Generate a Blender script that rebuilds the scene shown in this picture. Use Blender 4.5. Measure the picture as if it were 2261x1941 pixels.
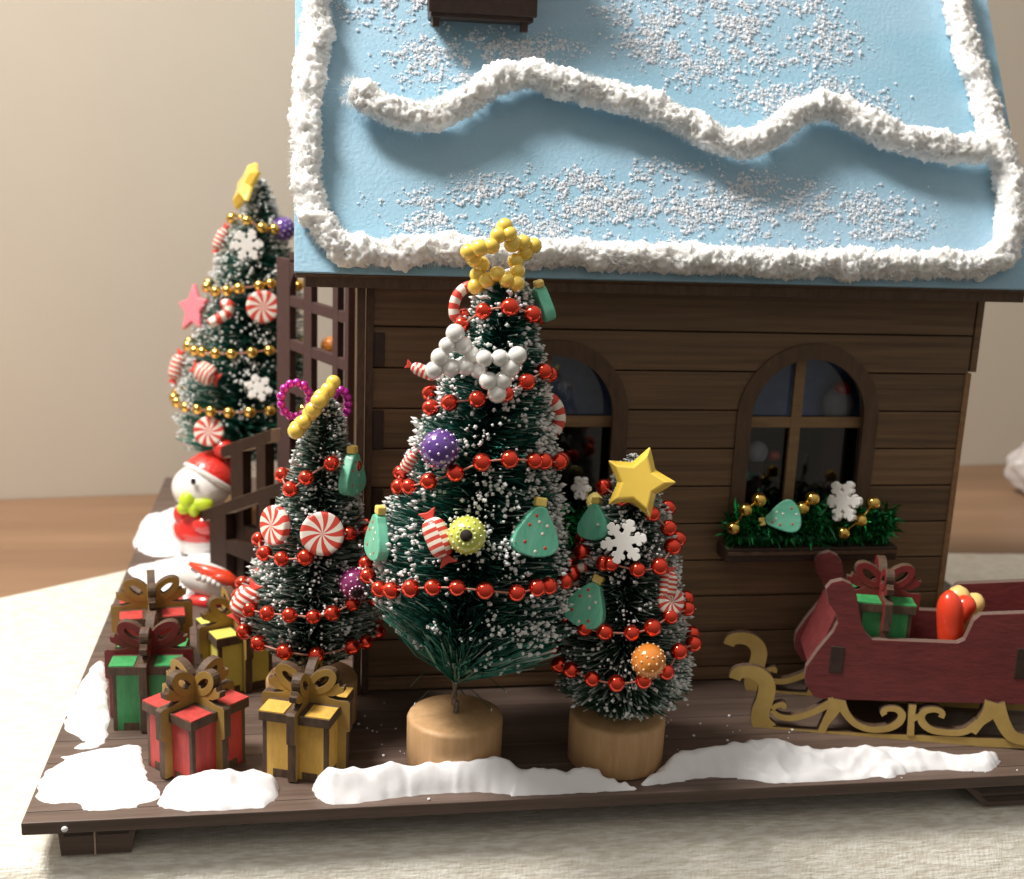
import bpy, math, random
import numpy as np
from mathutils import Vector, Matrix, noise

for o in list(bpy.data.objects):
    bpy.data.objects.remove(o)
SC = bpy.context.scene
COL = SC.collection
S = 0.001                      # everything below is written in millimetres
rad = math.radians

# ------------------------------------------------------------------ camera
YAW, PITCH, ROLL = rad(9.857), rad(13.511), rad(2.409)
FPX, CX, CY = 2688.6, 1130.5, 970.5
B_ = np.array([[1, 0, 0], [0, 0, -1], [0, 1, 0]], float)
Rz_ = np.array([[math.cos(YAW), -math.sin(YAW), 0], [math.sin(YAW), math.cos(YAW), 0], [0, 0, 1]])
Rx_ = np.array([[1, 0, 0], [0, math.cos(PITCH), -math.sin(PITCH)], [0, math.sin(PITCH), math.cos(PITCH)]])
Rr_ = np.array([[math.cos(ROLL), -math.sin(ROLL), 0], [math.sin(ROLL), math.cos(ROLL), 0], [0, 0, 1]])
CM = Rr_ @ Rx_ @ B_ @ Rz_
CAMPOS = -(CM.T @ np.array([(45.6 - CX) / FPX, (1819 - CY) / FPX, 1])) * 300
cd = bpy.data.cameras.new('camera')
cam = bpy.data.objects.new('camera', cd)
COL.objects.link(cam)
m4 = Matrix.Identity(4)
for i in range(3):
    m4[i][0] = CM[0][i]; m4[i][1] = -CM[1][i]; m4[i][2] = -CM[2][i]; m4[i][3] = CAMPOS[i] * S
cam.matrix_world = m4
cd.sensor_width = 36
cd.lens = FPX / 2261 * 36
cd.clip_start = 0.01
cd.clip_end = 20
cd.dof.use_dof = True
cd.dof.focus_distance = 0.312
cd.dof.aperture_fstop = 20
SC.camera = cam

# ------------------------------------------------------------------ light: a ceiling lamp with three bulbs, dim room
w = bpy.data.worlds.new('World'); SC.world = w; w.use_nodes = True
bg = w.node_tree.nodes['Background']
bg.inputs[1].default_value = 1.0
wt = w.node_tree                                   # dim room: pale lit ceiling above, darker lower down
tcw = wt.nodes.new('ShaderNodeTexCoord'); sx = wt.nodes.new('ShaderNodeSeparateXYZ'); mr = wt.nodes.new('ShaderNodeMapRange'); rw = wt.nodes.new('ShaderNodeValToRGB')
mr.inputs['From Min'].default_value = -1; mr.inputs['From Max'].default_value = 1
wt.links.new(tcw.outputs['Generated'], sx.inputs[0]); wt.links.new(sx.outputs['Z'], mr.inputs[0]); wt.links.new(mr.outputs[0], rw.inputs[0]); wt.links.new(rw.outputs[0], bg.inputs[0])
cr = rw.color_ramp; cr.elements[0].position = .0; cr.elements[0].color = (.07, .058, .045, 1); cr.elements[1].position = 1.; cr.elements[1].color = (.52, .49, .445, 1)
e_ = cr.elements.new(.5); e_.color = (.19, .17, .14, 1)
for lx, ly, lz, en in ((-400, 25, 850, 17.0), (-280, -25, 870, 17.0), (-320, 85, 850, 17.0)):
    ld = bpy.data.lights.new('ceiling_bulb', 'POINT'); ld.energy = en; ld.shadow_soft_size = 0.08
    ld.color = (1.0, 0.95, 0.88)
    lo = bpy.data.objects.new('ceiling_bulb', ld); COL.objects.link(lo); lo.location = (lx * S, ly * S, lz * S)
SC.view_settings.view_transform = 'Standard'
SC.view_settings.look = 'None'
SC.view_settings.exposure = 0.15
SC.view_settings.gamma = 1.0

# ------------------------------------------------------------------ rays: picture point (2072 wide) -> place in the scene
KP = 1.0912
def ray(px, py):
    return CM.T @ np.array([(px * KP - CX) / FPX, (py * KP - CY) / FPX, 1])
def aty(px, py, Y):
    d = ray(px, py); return CAMPOS + d * (Y - CAMPOS[1]) / d[1]
def atz(px, py, Z):
    d = ray(px, py); return CAMPOS + d * (Z - CAMPOS[2]) / d[2]
def atplane(px, py, P0, n):
    d = ray(px, py); return CAMPOS + d * (np.dot(n, np.array(P0, float) - CAMPOS) / np.dot(n, d))

# ------------------------------------------------------------------ materials
def mat(name, col, rough=.5, metal=0., var=None, vscale=200., stretch=(1, 1, 1), bump=0., bscale=600., coat=0.,
        sss=0., spec=.5, trans=0., detail=4., sheen=0., bstretch=None, aniso=0., transl=0., rnd=0., coatr=.08):
    m = bpy.data.materials.new(name); m.use_nodes = True
    nt = m.node_tree; b = nt.nodes['Principled BSDF']
    b.inputs['Base Color'].default_value = (*col, 1)
    b.inputs['Roughness'].default_value = rough
    b.inputs['Metallic'].default_value = metal
    b.inputs['Specular IOR Level'].default_value = spec
    b.inputs['Coat Weight'].default_value = coat
    b.inputs['Coat Roughness'].default_value = coatr
    b.inputs['Transmission Weight'].default_value = trans
    b.inputs['Sheen Weight'].default_value = sheen
    b.inputs['Anisotropic'].default_value = aniso
    if sss:
        b.inputs['Subsurface Weight'].default_value = sss
        b.inputs['Subsurface Radius'].default_value = (1, .9, .8)
        b.inputs['Subsurface Scale'].default_value = .0015
    tc = nt.nodes.new('ShaderNodeTexCoord')
    if var is not None:
        mp = nt.nodes.new('ShaderNodeMapping'); mp.inputs['Scale'].default_value = stretch
        n = nt.nodes.new('ShaderNodeTexNoise'); n.inputs['Scale'].default_value = vscale; n.inputs['Detail'].default_value = detail
        n.inputs['Roughness'].default_value = .65
        r = nt.nodes.new('ShaderNodeValToRGB')
        r.color_ramp.elements[0].position = .3; r.color_ramp.elements[1].position = .7
        r.color_ramp.elements[0].color = (*var, 1); r.color_ramp.elements[1].color = (*col, 1)
        nt.links.new(tc.outputs['Object'], mp.inputs[0]); nt.links.new(mp.outputs[0], n.inputs['Vector'])
        nt.links.new(n.outputs[0], r.inputs[0]); nt.links.new(r.outputs[0], b.inputs['Base Color'])
    if bump:
        mp2 = nt.nodes.new('ShaderNodeMapping'); mp2.inputs['Scale'].default_value = bstretch or stretch
        n2 = nt.nodes.new('ShaderNodeTexNoise'); n2.inputs['Scale'].default_value = bscale; n2.inputs['Detail'].default_value = 3
        bp = nt.nodes.new('ShaderNodeBump'); bp.inputs['Strength'].default_value = bump; bp.inputs['Distance'].default_value = .0004
        nt.links.new(tc.outputs['Object'], mp2.inputs[0]); nt.links.new(mp2.outputs[0], n2.inputs['Vector'])
        nt.links.new(n2.outputs[0], bp.inputs['Height']); nt.links.new(bp.outputs[0], b.inputs['Normal'])
    if rnd:
        oi = nt.nodes.new('ShaderNodeObjectInfo'); mrr = nt.nodes.new('ShaderNodeMapRange'); mrr.inputs['To Min'].default_value = 1 - rnd; mrr.inputs['To Max'].default_value = 1 + rnd
        hs = nt.nodes.new('ShaderNodeHueSaturation'); nt.links.new(oi.outputs['Random'], mrr.inputs[0]); nt.links.new(mrr.outputs[0], hs.inputs['Value'])
        src = b.inputs['Base Color'].links
        if src: nt.links.new(src[0].from_socket, hs.inputs['Color'])
        else: hs.inputs['Color'].default_value = (*col, 1)
        nt.links.new(hs.outputs[0], b.inputs['Base Color'])
    if transl:
        tr = nt.nodes.new('ShaderNodeBsdfTranslucent'); mx = nt.nodes.new('ShaderNodeMixShader'); mx.inputs[0].default_value = transl
        src = b.inputs['Base Color'].links
        if src: nt.links.new(src[0].from_socket, tr.inputs[0])
        else: tr.inputs[0].default_value = (*col, 1)
        out = nt.nodes['Material Output']
        nt.links.new(b.outputs[0], mx.inputs[1]); nt.links.new(tr.outputs[0], mx.inputs[2]); nt.links.new(mx.outputs[0], out.inputs[0])
    return m

M = {}
M['board'] = mat('board_wood', (.225, .134, .068), .55, var=(.10, .056, .028), vscale=420, stretch=(.045, 1, 1.3), bump=.55, bscale=700, detail=9, rnd=.2)
M['base'] = mat('base_wood', (.14, .095, .076), .5, var=(.07, .046, .035), vscale=420, stretch=(.05, 1, 1), bump=.5, bscale=600, detail=9, rnd=.14)
M['edge'] = mat('burnt_edge', (.11, .066, .038), .65, var=(.05, .028, .016), vscale=700, stretch=(1, 1, .3), bump=.3, bscale=900)
M['frame'] = mat('frame_wood', (.12, .068, .038), .6, var=(.07, .038, .02), vscale=500, stretch=(1, 1, .2), bump=.2)
M['rail'] = mat('rail_paint', (.036, .019, .012), .75, spec=.12, var=(.024, .012, .008), vscale=300, bump=.15)
M['trellis'] = mat('trellis_paint', (.07, .039, .037), .7, spec=.2, var=(.062, .034, .031), vscale=300, bump=.15)
M['raw'] = mat('raw_ply_edge', (.58, .45, .33), .6, var=(.36, .26, .18), vscale=900, stretch=(1, 1, 3))
M['lightedge'] = mat('pale_ply_edge', (.36, .20, .09), .6, var=(.22, .12, .055), vscale=600)
M['mullion'] = mat('mullion_wood', (.30, .185, .09), .6, var=(.2, .115, .055), vscale=500, stretch=(.2, 1, 1))
M['dark'] = mat('dark_stain', (.045, .022, .015), .5, var=(.025, .012, .008), vscale=400)
M['roofblue'] = mat('roof_blue_paint', (.35, .52, .67), .5, var=(.23, .455, .60), vscale=14, stretch=(.6, 1, 1.6), bump=.5, bscale=900, detail=5, bstretch=(1, 1, 1))
M['frostgrain'] = mat('frost_grain', (.90, .93, .97), .35, coat=.3, transl=.4)
M['fuzz'] = mat('white_chenille', (.96, .95, .93), .9, spec=.1, sss=.75, bump=.3, bscale=1800)
M['clay'] = mat('snow_clay', (.82, .82, .85), .55, bump=.4, bscale=260, sss=.1)
M['needle3'] = mat('needle_teal', (.09, .42, .33), .38, var=(.035, .21, .16), vscale=120, transl=.3)
M['needle'] = mat('needle_green', (.022, .155, .115), .42, var=(.005, .04, .031), vscale=120, transl=.3)
M['needle2'] = mat('needle_olive', (.06, .14, .095), .45, var=(.016, .05, .034), vscale=120, transl=.3)
M['tipwhite'] = mat('needle_frost', (.93, .94, .94), .6, transl=.25)
M['tipgrey'] = mat('needle_pale', (.58, .70, .66), .6, transl=.3)
M['wire'] = mat('twisted_wire', (.23, .19, .16), .4, metal=.5)
M['pot'] = mat('pot_wood', (.62, .39, .2), .55, var=(.48, .28, .13), vscale=300, stretch=(1, 1, .15), bump=.1)
M['redbead'] = mat('red_metal_bead', (.9, .06, .025), .14, metal=.9, coat=.6, coatr=.1)
M['goldbead'] = mat('gold_metal_bead', (.85, .56, .14), .16, metal=1.)
M['pearl'] = mat('white_pearl', (.82, .81, .79), .2, coat=1., coatr=.1, metal=.1, spec=.8)
M['yellowpearl'] = mat('yellow_pearl', (.95, .67, .10), .25, coat=1., coatr=.12, metal=.1)
M['magenta'] = mat('magenta_bead', (.62, .02, .42), .2, metal=.5, coat=.8, coatr=.15)
M['thread'] = mat('thread', (.45, .2, .15), .6)
M['redclay'] = mat('red_clay', (.66, .06, .04), .42, coat=.15)
M['whiteclay'] = mat('cream_clay', (.86, .78, .7), .45, coat=.1)
M['flake'] = mat('snowflake_plastic', (.87, .85, .82), .4, sss=.2)
M['greenclay'] = mat('green_clay', (.11, .50, .33), .4, var=(.22, .62, .45), vscale=260, stretch=(3, .6, 1), coat=.2)
M['yellowclay'] = mat('yellow_clay', (.82, .62, .16), .45)
M['goldstar'] = mat('gold_star_plastic', (.98, .68, .10), .2, coat=1., metal=.05)
M['purple'] = mat('purple_bead', (.12, .05, .28), .16, coat=.7, metal=.2)
M['purpledot'] = mat('purple_bead_dot', (.62, .55, .8), .15, coat=.8, metal=.3)
M['lime'] = mat('lime_bead', (.6, .66, .1), .2, coat=.7, metal=.1)
M['limedot'] = mat('lime_bead_dot', (.88, .88, .5), .15, coat=.8)
M['plum'] = mat('plum_bead', (.27, .03, .15), .16, coat=.7, metal=.2)
M['plumdot'] = mat('plum_bead_dot', (.75, .5, .62), .15, coat=.8, metal=.2)
M['orange'] = mat('orange_bead', (.82, .27, .04), .2, coat=.7, metal=.1)
M['orangedot'] = mat('orange_bead_dot', (.95, .65, .35), .15, coat=.8)
M['hole'] = mat('bead_hole', (.02, .012, .01), .8)
M['pink'] = mat('pink_glitter', (.85, .2, .26), .3, bump=.8, bscale=1500, coat=.4)
M['gred'] = mat('gift_red', (.55, .06, .05), .55, var=(.36, .034, .03), vscale=420, stretch=(1, 1, .25), bump=.25, bscale=900)
M['gyellow'] = mat('gift_yellow', (.72, .45, .09), .55, var=(.52, .3, .055), vscale=420, stretch=(1, 1, .25), bump=.25, bscale=900)
M['gpale'] = mat('gift_pale_yellow', (.72, .66, .14), .55, var=(.6, .54, .1), vscale=150)
M['ggreen'] = mat('gift_green', (.045, .33, .1), .55, var=(.026, .21, .062), vscale=420, stretch=(1, 1, .25), bump=.25, bscale=900)
M['ribgold'] = mat('ribbon_gold', (.40, .255, .065), .5, var=(.33, .2, .05), vscale=200)
M['ribred'] = mat('ribbon_dark_red', (.22, .022, .024), .5, var=(.15, .014, .016), vscale=200)
M['sleighedge'] = mat('sleigh_edge', (.16, .105, .088), .6, var=(.13, .085, .068), vscale=700)
M['sleighred'] = mat('sleigh_red', (.185, .03, .03), .6, var=(.12, .02, .02), vscale=330, stretch=(.2, 1, 1), bump=.3, bscale=900)
M['sleighgold'] = mat('sleigh_gold', (.56, .39, .12), .5, var=(.45, .3, .09), vscale=160)
M['glossred'] = mat('gloss_red', (.68, .03, .025), .15, coat=.8)
M['glitterred'] = mat('glitter_red', (.72, .03, .02), .25, bump=1., bscale=900, coat=.8)
M['glosswhite'] = mat('gloss_white', (.86, .83, .8), .2, coat=.6, sss=.15)
M['dimwhite'] = mat('dimmed_white', (.42, .40, .43), .7, bump=.3, bscale=700)  # white figurine heads, darkened in the colour for the dim house interior
M['limescarf'] = mat('lime_scarf', (.52, .68, .03), .4, bump=.5, bscale=500)
M['black'] = mat('black_paint', (.01, .01, .01), .3)
M['tinsel'] = mat('green_tinsel', (.022, .3, .085), .18, metal=.9)
M['tinseldark'] = mat('dark_tinsel', (.012, .14, .045), .3, metal=.4)
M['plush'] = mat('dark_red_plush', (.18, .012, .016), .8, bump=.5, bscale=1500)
M['dimbody'] = mat('dimmed_body', (.035, .006, .012), .85, bump=.5, bscale=1500)  # near-black red: interior shade put into the figurine bodies' colour
M['bluecard'] = mat('blue_card', (.30, .42, .74), .6, var=(.17, .25, .48), vscale=60)
M['glass'] = mat('window_glass', (.9, .95, 1.), .04, trans=1.0, spec=.5)
M['plastic'] = mat('clear_plastic', (.92, .88, .88), .25, trans=.55, coat=.5)
M['gummyred'] = mat('gummy_red', (.8, .06, .02), .3, coat=.5, sss=.3)
M['gummyyellow'] = mat('gummy_yellow', (.88, .62, .22), .3, coat=.4, sss=.3)
M['wallpaint'] = mat('wall_paint', (.61, .54, .455), .85, var=(.585, .515, .43), vscale=8, bump=.05, bscale=300)

# table wood: long grain with darker bands
def table_material():
    m = mat('table_wood', (.27, .16, .092), .45, var=(.165, .092, .05), vscale=22, stretch=(.12, 1.6, 1), bump=.08, bscale=120, detail=6)
    return m
M['table'] = table_material()

# satin cloth: white, tight weave, glossy threads
def cloth_material():
    m = bpy.data.materials.new('satin_cloth'); m.use_nodes = True
    nt = m.node_tree; b = nt.nodes['Principled BSDF']
    b.inputs['Base Color'].default_value = (.82, .77, .66, 1)
    b.inputs['Roughness'].default_value = .3
    b.inputs['Sheen Weight'].default_value = .25
    tc = nt.nodes.new('ShaderNodeTexCoord')
    def nz(scale, stretch, rot=0, det=2):
        mp = nt.nodes.new('ShaderNodeMapping'); mp.inputs['Scale'].default_value = stretch; mp.inputs['Rotation'].default_value = (0, 0, rot)
        n = nt.nodes.new('ShaderNodeTexNoise'); n.inputs['Scale'].default_value = scale; n.inputs['Detail'].default_value = det
        nt.links.new(tc.outputs['Object'], mp.inputs[0]); nt.links.new(mp.outputs[0], n.inputs['Vector'])
        return n
    a = nz(1500, (.16, 1, 1), .1, 3); c = nz(1100, (1, .09, .5), .1, 2); dd = nz(650, (.22, 1, 1), .1, 5); big = nz(26, (.5, 1, 1), .2, 3)
    mx = nt.nodes.new('ShaderNodeMath'); mx.operation = 'ADD'
    nt.links.new(a.outputs[0], mx.inputs[0]); nt.links.new(c.outputs[0], mx.inputs[1])
    bp = nt.nodes.new('ShaderNodeBump'); bp.inputs['Strength'].default_value = .5; bp.inputs['Distance'].default_value = .0006
    nt.links.new(mx.outputs[0], bp.inputs['Height']); nt.links.new(bp.outputs[0], b.inputs['Normal'])
    m2 = nt.nodes.new('ShaderNodeMath'); m2.operation = 'MULTIPLY'; nt.links.new(dd.outputs[0], m2.inputs[0]); nt.links.new(a.outputs[0], m2.inputs[1])
    r = nt.nodes.new('ShaderNodeValToRGB'); r.color_ramp.elements[0].position = .17; r.color_ramp.elements[1].position = .34
    r.color_ramp.elements[0].color = (.64, .60, .51, 1); r.color_ramp.elements[1].color = (.84, .815, .745, 1)
    nt.links.new(m2.outputs[0], r.inputs[0]); nt.links.new(r.outputs[0], b.inputs['Base Color'])
    return m
M['cloth'] = cloth_material()

# ------------------------------------------------------------------ mesh builder
class MB:
    def __init__(self):
        self.v = []; self.f = []; self.m = []; self.s = []
    def add(self, vs, fs, mi=0, smooth=False):
        o = len(self.v); self.v += [tuple(map(float, p)) for p in vs]
        for f in fs:
            self.f.append(tuple(o + i for i in f)); self.m.append(mi); self.s.append(smooth)
    def obox(self, o, ex, ey, ez, mi=0):
        o, ex, ey, ez = (np.array(a, float) for a in (o, ex, ey, ez))
        vs = [o, o + ex, o + ex + ey, o + ey]; vs += [p + ez for p in vs]
        self.add(vs, [(3, 2, 1, 0), (4, 5, 6, 7), (0, 1, 5, 4), (1, 2, 6, 5), (2, 3, 7, 6), (3, 0, 4, 7)], mi)
    def box(self, x0, x1, y0, y1, z0, z1, mi=0):
        self.obox((x0, y0, z0), (x1 - x0, 0, 0), (0, y1 - y0, 0), (0, 0, z1 - z0), mi)
    def prism(self, poly, o, ex, ey, ez, mf=0, ms=None, smooth=False):
        o, ex, ey, ez = (np.array(a, float) for a in (o, ex, ey, ez)); ms = mf if ms is None else ms
        n = len(poly)
        a = sum(poly[i][0] * poly[(i + 1) % n][1] - poly[(i + 1) % n][0] * poly[i][1] for i in range(n))
        if (a < 0) == (np.dot(np.cross(ex, ey), ez) > 0):
            poly = poly[::-1]
        P = [o + u * ex + v * ey for u, v in poly]
        self.add(P + [p + ez for p in P], [tuple(range(n))[::-1], tuple(range(n, 2 * n))], mf)
        k = len(self.v) - 2 * n
        for i in range(n):
            j = (i + 1) % n
            self.f.append((k + i, k + j, k + n + j, k + n + i)); self.m.append(ms); self.s.append(smooth)
    def ring(self, outer, inner, o, ex, ey, ez, mf=0, ms=None):
        o, ex, ey, ez = (np.array(a, float) for a in (o, ex, ey, ez)); ms = mf if ms is None else ms
        n = len(outer)
        A = [o + u * ex + v * ey for u, v in outer]; Bq = [o + u * ex + v * ey for u, v in inner]
        vs = A + Bq + [p + ez for p in A] + [p + ez for p in Bq]
        F = []; 
        for i in range(n):
            j = (i + 1) % n
            F.append(((i, n + i, n + j, j), mf)); F.append(((2 * n + i, 2 * n + j, 3 * n + j, 3 * n + i), mf))
            F.append(((i, j, 2 * n + j, 2 * n + i), ms)); F.append(((n + i, 3 * n + i, 3 * n + j, n + j), ms))
        k = len(self.v); self.v += [tuple(map(float, p)) for p in vs]
        for f, mi in F:
            self.f.append(tuple(k + q for q in f)); self.m.append(mi); self.s.append(False)
    def stroke(self, pts, width, o, ex, ey, ez, mf=0, ms=None):
        pts = [np.array(p, float) for p in pts]; L = []; R = []
        n = len(pts)
        for i, p in enumerate(pts):
            t = pts[min(i + 1, n - 1)] - pts[max(i - 1, 0)]; t = t / (np.linalg.norm(t) + 1e-9)
            q = np.array([-t[1], t[0]]); wd = width[i] if isinstance(width, (list, tuple)) else width
            L.append(tuple(p + q * wd / 2)); R.append(tuple(p - q * wd / 2))
        self.prism(L + R[::-1], o, ex, ey, ez, mf, ms)
    def lathe(self, prof, c=(0, 0, 0), seg=24, mi=0, smooth=True, axis=None):
        vs = []; fs = []
        ex, ey, ez = (1, 0, 0), (0, 1, 0), (0, 0, 1)
        if axis is not None:
            ez = np.array(axis, float) / np.linalg.norm(axis)
            ex = np.cross((0, 1, 0) if abs(ez[1]) < .9 else (1, 0, 0), ez); ex /= np.linalg.norm(ex); ey = np.cross(ez, ex)
        ex, ey, ez, c = (np.array(a, float) for a in (ex, ey, ez, c))
        for r, z in prof:
            for i in range(seg):
                a = 2 * math.pi * i / seg
                vs.append(c + ex * r * math.cos(a) + ey * r * math.sin(a) + ez * z)
        for j in range(len(prof) - 1):
            for i in range(seg):
                k = (i + 1) % seg
                fs.append((j * seg + i, j * seg + k, (j + 1) * seg + k, (j + 1) * seg + i))
        fs.append(tuple(range(seg))[::-1]); fs.append(tuple((len(prof) - 1) * seg + i for i in range(seg)))
        self.add(vs, fs, mi, smooth)
    def ball(self, c, r, sc=(1, 1, 1), seg=20, rings=12, mi=0, rot=None):
        vs = []; fs = []
        for j in range(1, rings):
            t = math.pi * j / rings
            for i in range(seg):
                a = 2 * math.pi * i / seg
                p = np.array([math.sin(t) * math.cos(a) * sc[0], math.sin(t) * math.sin(a) * sc[1], math.cos(t) * sc[2]]) * r
                vs.append(p)
        vs.append(np.array([0, 0, r * sc[2]])); vs.append(np.array([0, 0, -r * sc[2]]))
        if rot is not None: vs = [rot @ p for p in vs]
        vs = [np.array(c, float) + p for p in vs]
        N = (rings - 1) * seg
        for j in range(rings - 2):
            for i in range(seg):
                k = (i + 1) % seg
                fs.append((j * seg + i, (j + 1) * seg + i, (j + 1) * seg + k, j * seg + k))
        for i in range(seg):
            k = (i + 1) % seg
            fs.append((N, i, k)); fs.append((N + 1, (rings - 2) * seg + k, (rings - 2) * seg + i))
        self.add(vs, fs, mi, True)
    def tube(self, path, r, seg=8, mi=0, mfun=None, closed=False):
        P = [np.array(p, float) for p in path]; n = len(P); vs = []; fs = []
        up = np.array([.13, .37, .92])
        for i in range(n):
            t = (P[(i + 1) % n] - P[i - 1]) if closed else P[min(i + 1, n - 1)] - P[max(i - 1, 0)]
            t = t / (np.linalg.norm(t) + 1e-9)
            a = np.cross(t, up); a /= np.linalg.norm(a) + 1e-9; b = np.cross(t, a)
            rr = r[i] if isinstance(r, (list, tuple)) else r
            for j in range(seg):
                q = 2 * math.pi * j / seg
                vs.append(P[i] + (a * math.cos(q) + b * math.sin(q)) * rr)
        k0 = len(self.v); self.v += [tuple(map(float, p)) for p in vs]
        for i in range(n if closed else n - 1):
            for j in range(seg):
                k = (j + 1) % seg; i2 = (i + 1) % n
                self.f.append((k0 + i * seg + j, k0 + i * seg + k, k0 + i2 * seg + k, k0 + i2 * seg + j))
                self.m.append(mfun(i, j) if mfun else mi); self.s.append(True)
        if not closed:
            self.f.append(tuple(k0 + j for j in range(seg))[::-1]); self.m.append(mi); self.s.append(False)
            self.f.append(tuple(k0 + (n - 1) * seg + j for j in range(seg))); self.m.append(mi); self.s.append(False)
    def mesh(self, name, mats, off=(0, 0, 0)):
        me = bpy.data.meshes.new(name)
        vs = (np.array(self.v) - np.array(off, float)) * S
        me.from_pydata(vs.tolist(), [], self.f)
        for mm in mats: me.materials.append(mm)
        me.polygons.foreach_set('material_index', self.m)
        me.polygons.foreach_set('use_smooth', self.s)
        me.update()
        return me

RNG = random.Random(7)
ORG = {}
def thing(name, label, cat, loc=(0, 0, 0), group=None, kind=None):
    o = bpy.data.objects.new(name, None); COL.objects.link(o); o.location = tuple(float(c) * S for c in loc)
    o.empty_display_size = .005
    o['label'] = label; o['category'] = cat
    if group: o['group'] = group
    ORG[o.name] = np.array(loc, float)
    return o
def tag(o, label=None, cat=None, group=None, kind=None):
    if label: o['label'] = label
    if cat: o['category'] = cat
    if group: o['group'] = group
    if kind: o['kind'] = kind
    return o
def part(name, mb, mats, parent=None, bevel=0., org=None, kind=None, me=None):
    """one mesh object; mb is in world millimetres, the child keeps its parent's origin"""
    if not isinstance(mats, (list, tuple)): mats = [mats]
    mats = [M[q] if isinstance(q, str) else q for q in mats]
    if parent is not None and org is None: org = ORG[parent.name]
    if org is None: org = np.zeros(3)
    o = bpy.data.objects.new(name, me or mb.mesh(name, mats, org)); COL.objects.link(o)
    if parent is not None: o.parent = parent
    else: o.location = tuple(np.array(org, float) * S)
    ORG[o.name] = np.array(org, float)
    if bevel:
        b = o.modifiers.new('bevel', 'BEVEL'); b.width = bevel * S; b.segments = 2; b.limit_method = 'ANGLE'; b.angle_limit = rad(40)
    if kind: o['kind'] = kind
    return o
def inst(name, me, parent, pos, basis=None):
    """a child that shares a mesh; pos in world millimetres"""
    o = bpy.data.objects.new(name, me); COL.objects.link(o); o.parent = parent
    o.location = tuple((np.array(pos, float) - ORG[parent.name]) * S)
    k = RNG.uniform(.93, 1.06); o.scale = (k, k, k * RNG.uniform(.95, 1.02)); o.rotation_euler = (RNG.uniform(-.5, .5), RNG.uniform(-.5, .5), 0)
    if basis is not None: o.rotation_euler = basis.to_euler()
    ORG[o.name] = np.array(pos, float)
    return o
def frame(n, roll=0., up=(0, 0, 1)):
    z = Vector(n).normalized(); x = Vector(up).cross(z)
    if x.length < 1e-4: x = Vector((1, 0, 0))
    x.normalize(); y = z.cross(x)
    m = Matrix((x, y, z)).transposed()
    return m @ Matrix.Rotation(roll, 3, 'Z')
def place(o, pos, n, roll=0.):
    """stand an object built around its own origin (z = outward) at pos, facing n"""
    o.location = tuple(float(c) * S for c in pos); o.rotation_euler = frame(n, roll).to_euler()
    return o
def smooth_path(pts, n, closed=False):
    P = [np.array(p, float) for p in pts]; out = []
    m = len(P); segs = m if closed else m - 1
    for i in range(segs):
        p0 = P[(i - 1) % m] if closed or i > 0 else P[0]; p1 = P[i]; p2 = P[(i + 1) % m]
        p3 = P[(i + 2) % m] if closed or i + 2 < m else P[-1]
        for k in range(n):
            t = k / n
            out.append(.5 * ((2 * p1) + (-p0 + p2) * t + (2 * p0 - 5 * p1 + 4 * p2 - p3) * t * t + (-p0 + 3 * p1 - 3 * p2 + p3) * t ** 3))
    if not closed: out.append(P[-1])
    return out

# ================================================================== the setting: room wall, table, cloth
WA = np.array([-80., 329.]); WD = np.array([544., 60.]); WD = WD / np.linalg.norm(WD); WN = np.array([-WD[1], WD[0]])
mb = MB()
a = WA - WD * 900; b = WA + WD * 1300
mb.obox((a[0], a[1], -400), (*(WD * 2200), 0), (*(WN * 20), 0), (0, 0, 1500))
tag(part('room_wall', mb, 'wallpaint'), kind='structure')
mb = MB()
p1 = WA - WD * 700; p2 = WA + WD * 1000
mb.prism([(p1[0], p1[1] - .5), (p2[0], p2[1] - .5), (p2[0], 9), (p1[0], 9)], (0, 0, -13.2), (1, 0, 0), (0, 1, 0), (0, 0, -28))
tag(part('table_top', mb, 'table', bevel=1.), kind='structure')

def cloth():
    mb = MB(); nx, ny = 190, 150
    xs = np.linspace(-230, 640, nx)
    def back(x):
        if x < 12:
            q = 12 - x; return 226.5 - .61 * q * (1 - math.exp(-q / 16.))
        if x > 340: return 226.5 - .0024 * (x - 340) ** 1.75
        return 226.5
    vs = []
    R = 8.; Yf = 8.; QA = rad(52)                                # the cloth rolls over the table's front edge here
    Ltop = 1.; 
    for x in xs:
        yb = back(x)
        top = max(yb - Yf, 20); arc = R * QA; hang = 120.
        tot = top + arc + hang
        for j in range(ny):
            t = j / (ny - 1)
            s = tot * (t ** 1.0)
            wob = .5 * noise.noise((x * .03, s * .05, 3.1)) + .28 * noise.noise((x * .09, s * .12, 8.2))
            if s < top: y = yb - s; z = -12.6 + wob * .7 + (0.5 if j else 0)
            elif s < top + arc:
                q = (s - top) / R; y = Yf - R * math.sin(q); z = -12.1 - R * (1 - math.cos(q)) + wob * .5
            else: y = Yf - R * math.sin(QA) - (s - top - arc) * math.cos(QA) + wob * 1.5; z = -12.1 - R * (1 - math.cos(QA)) - (s - top - arc) * math.sin(QA) + wob
            if j == 0: z = -13.3
            vs.append((x, y, z))
    fs = [(i * ny + j, i * ny + j + 1, (i + 1) * ny + j + 1, (i + 1) * ny + j) for i in range(nx - 1) for j in range(ny - 1)]
    mb.add(vs, fs, 0, True)
    o = part('tablecloth', mb, 'cloth')
    tag(o, 'shiny white satin cloth spread under the wooden base, hanging over the table edge', 'cloth')
cloth()

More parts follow.
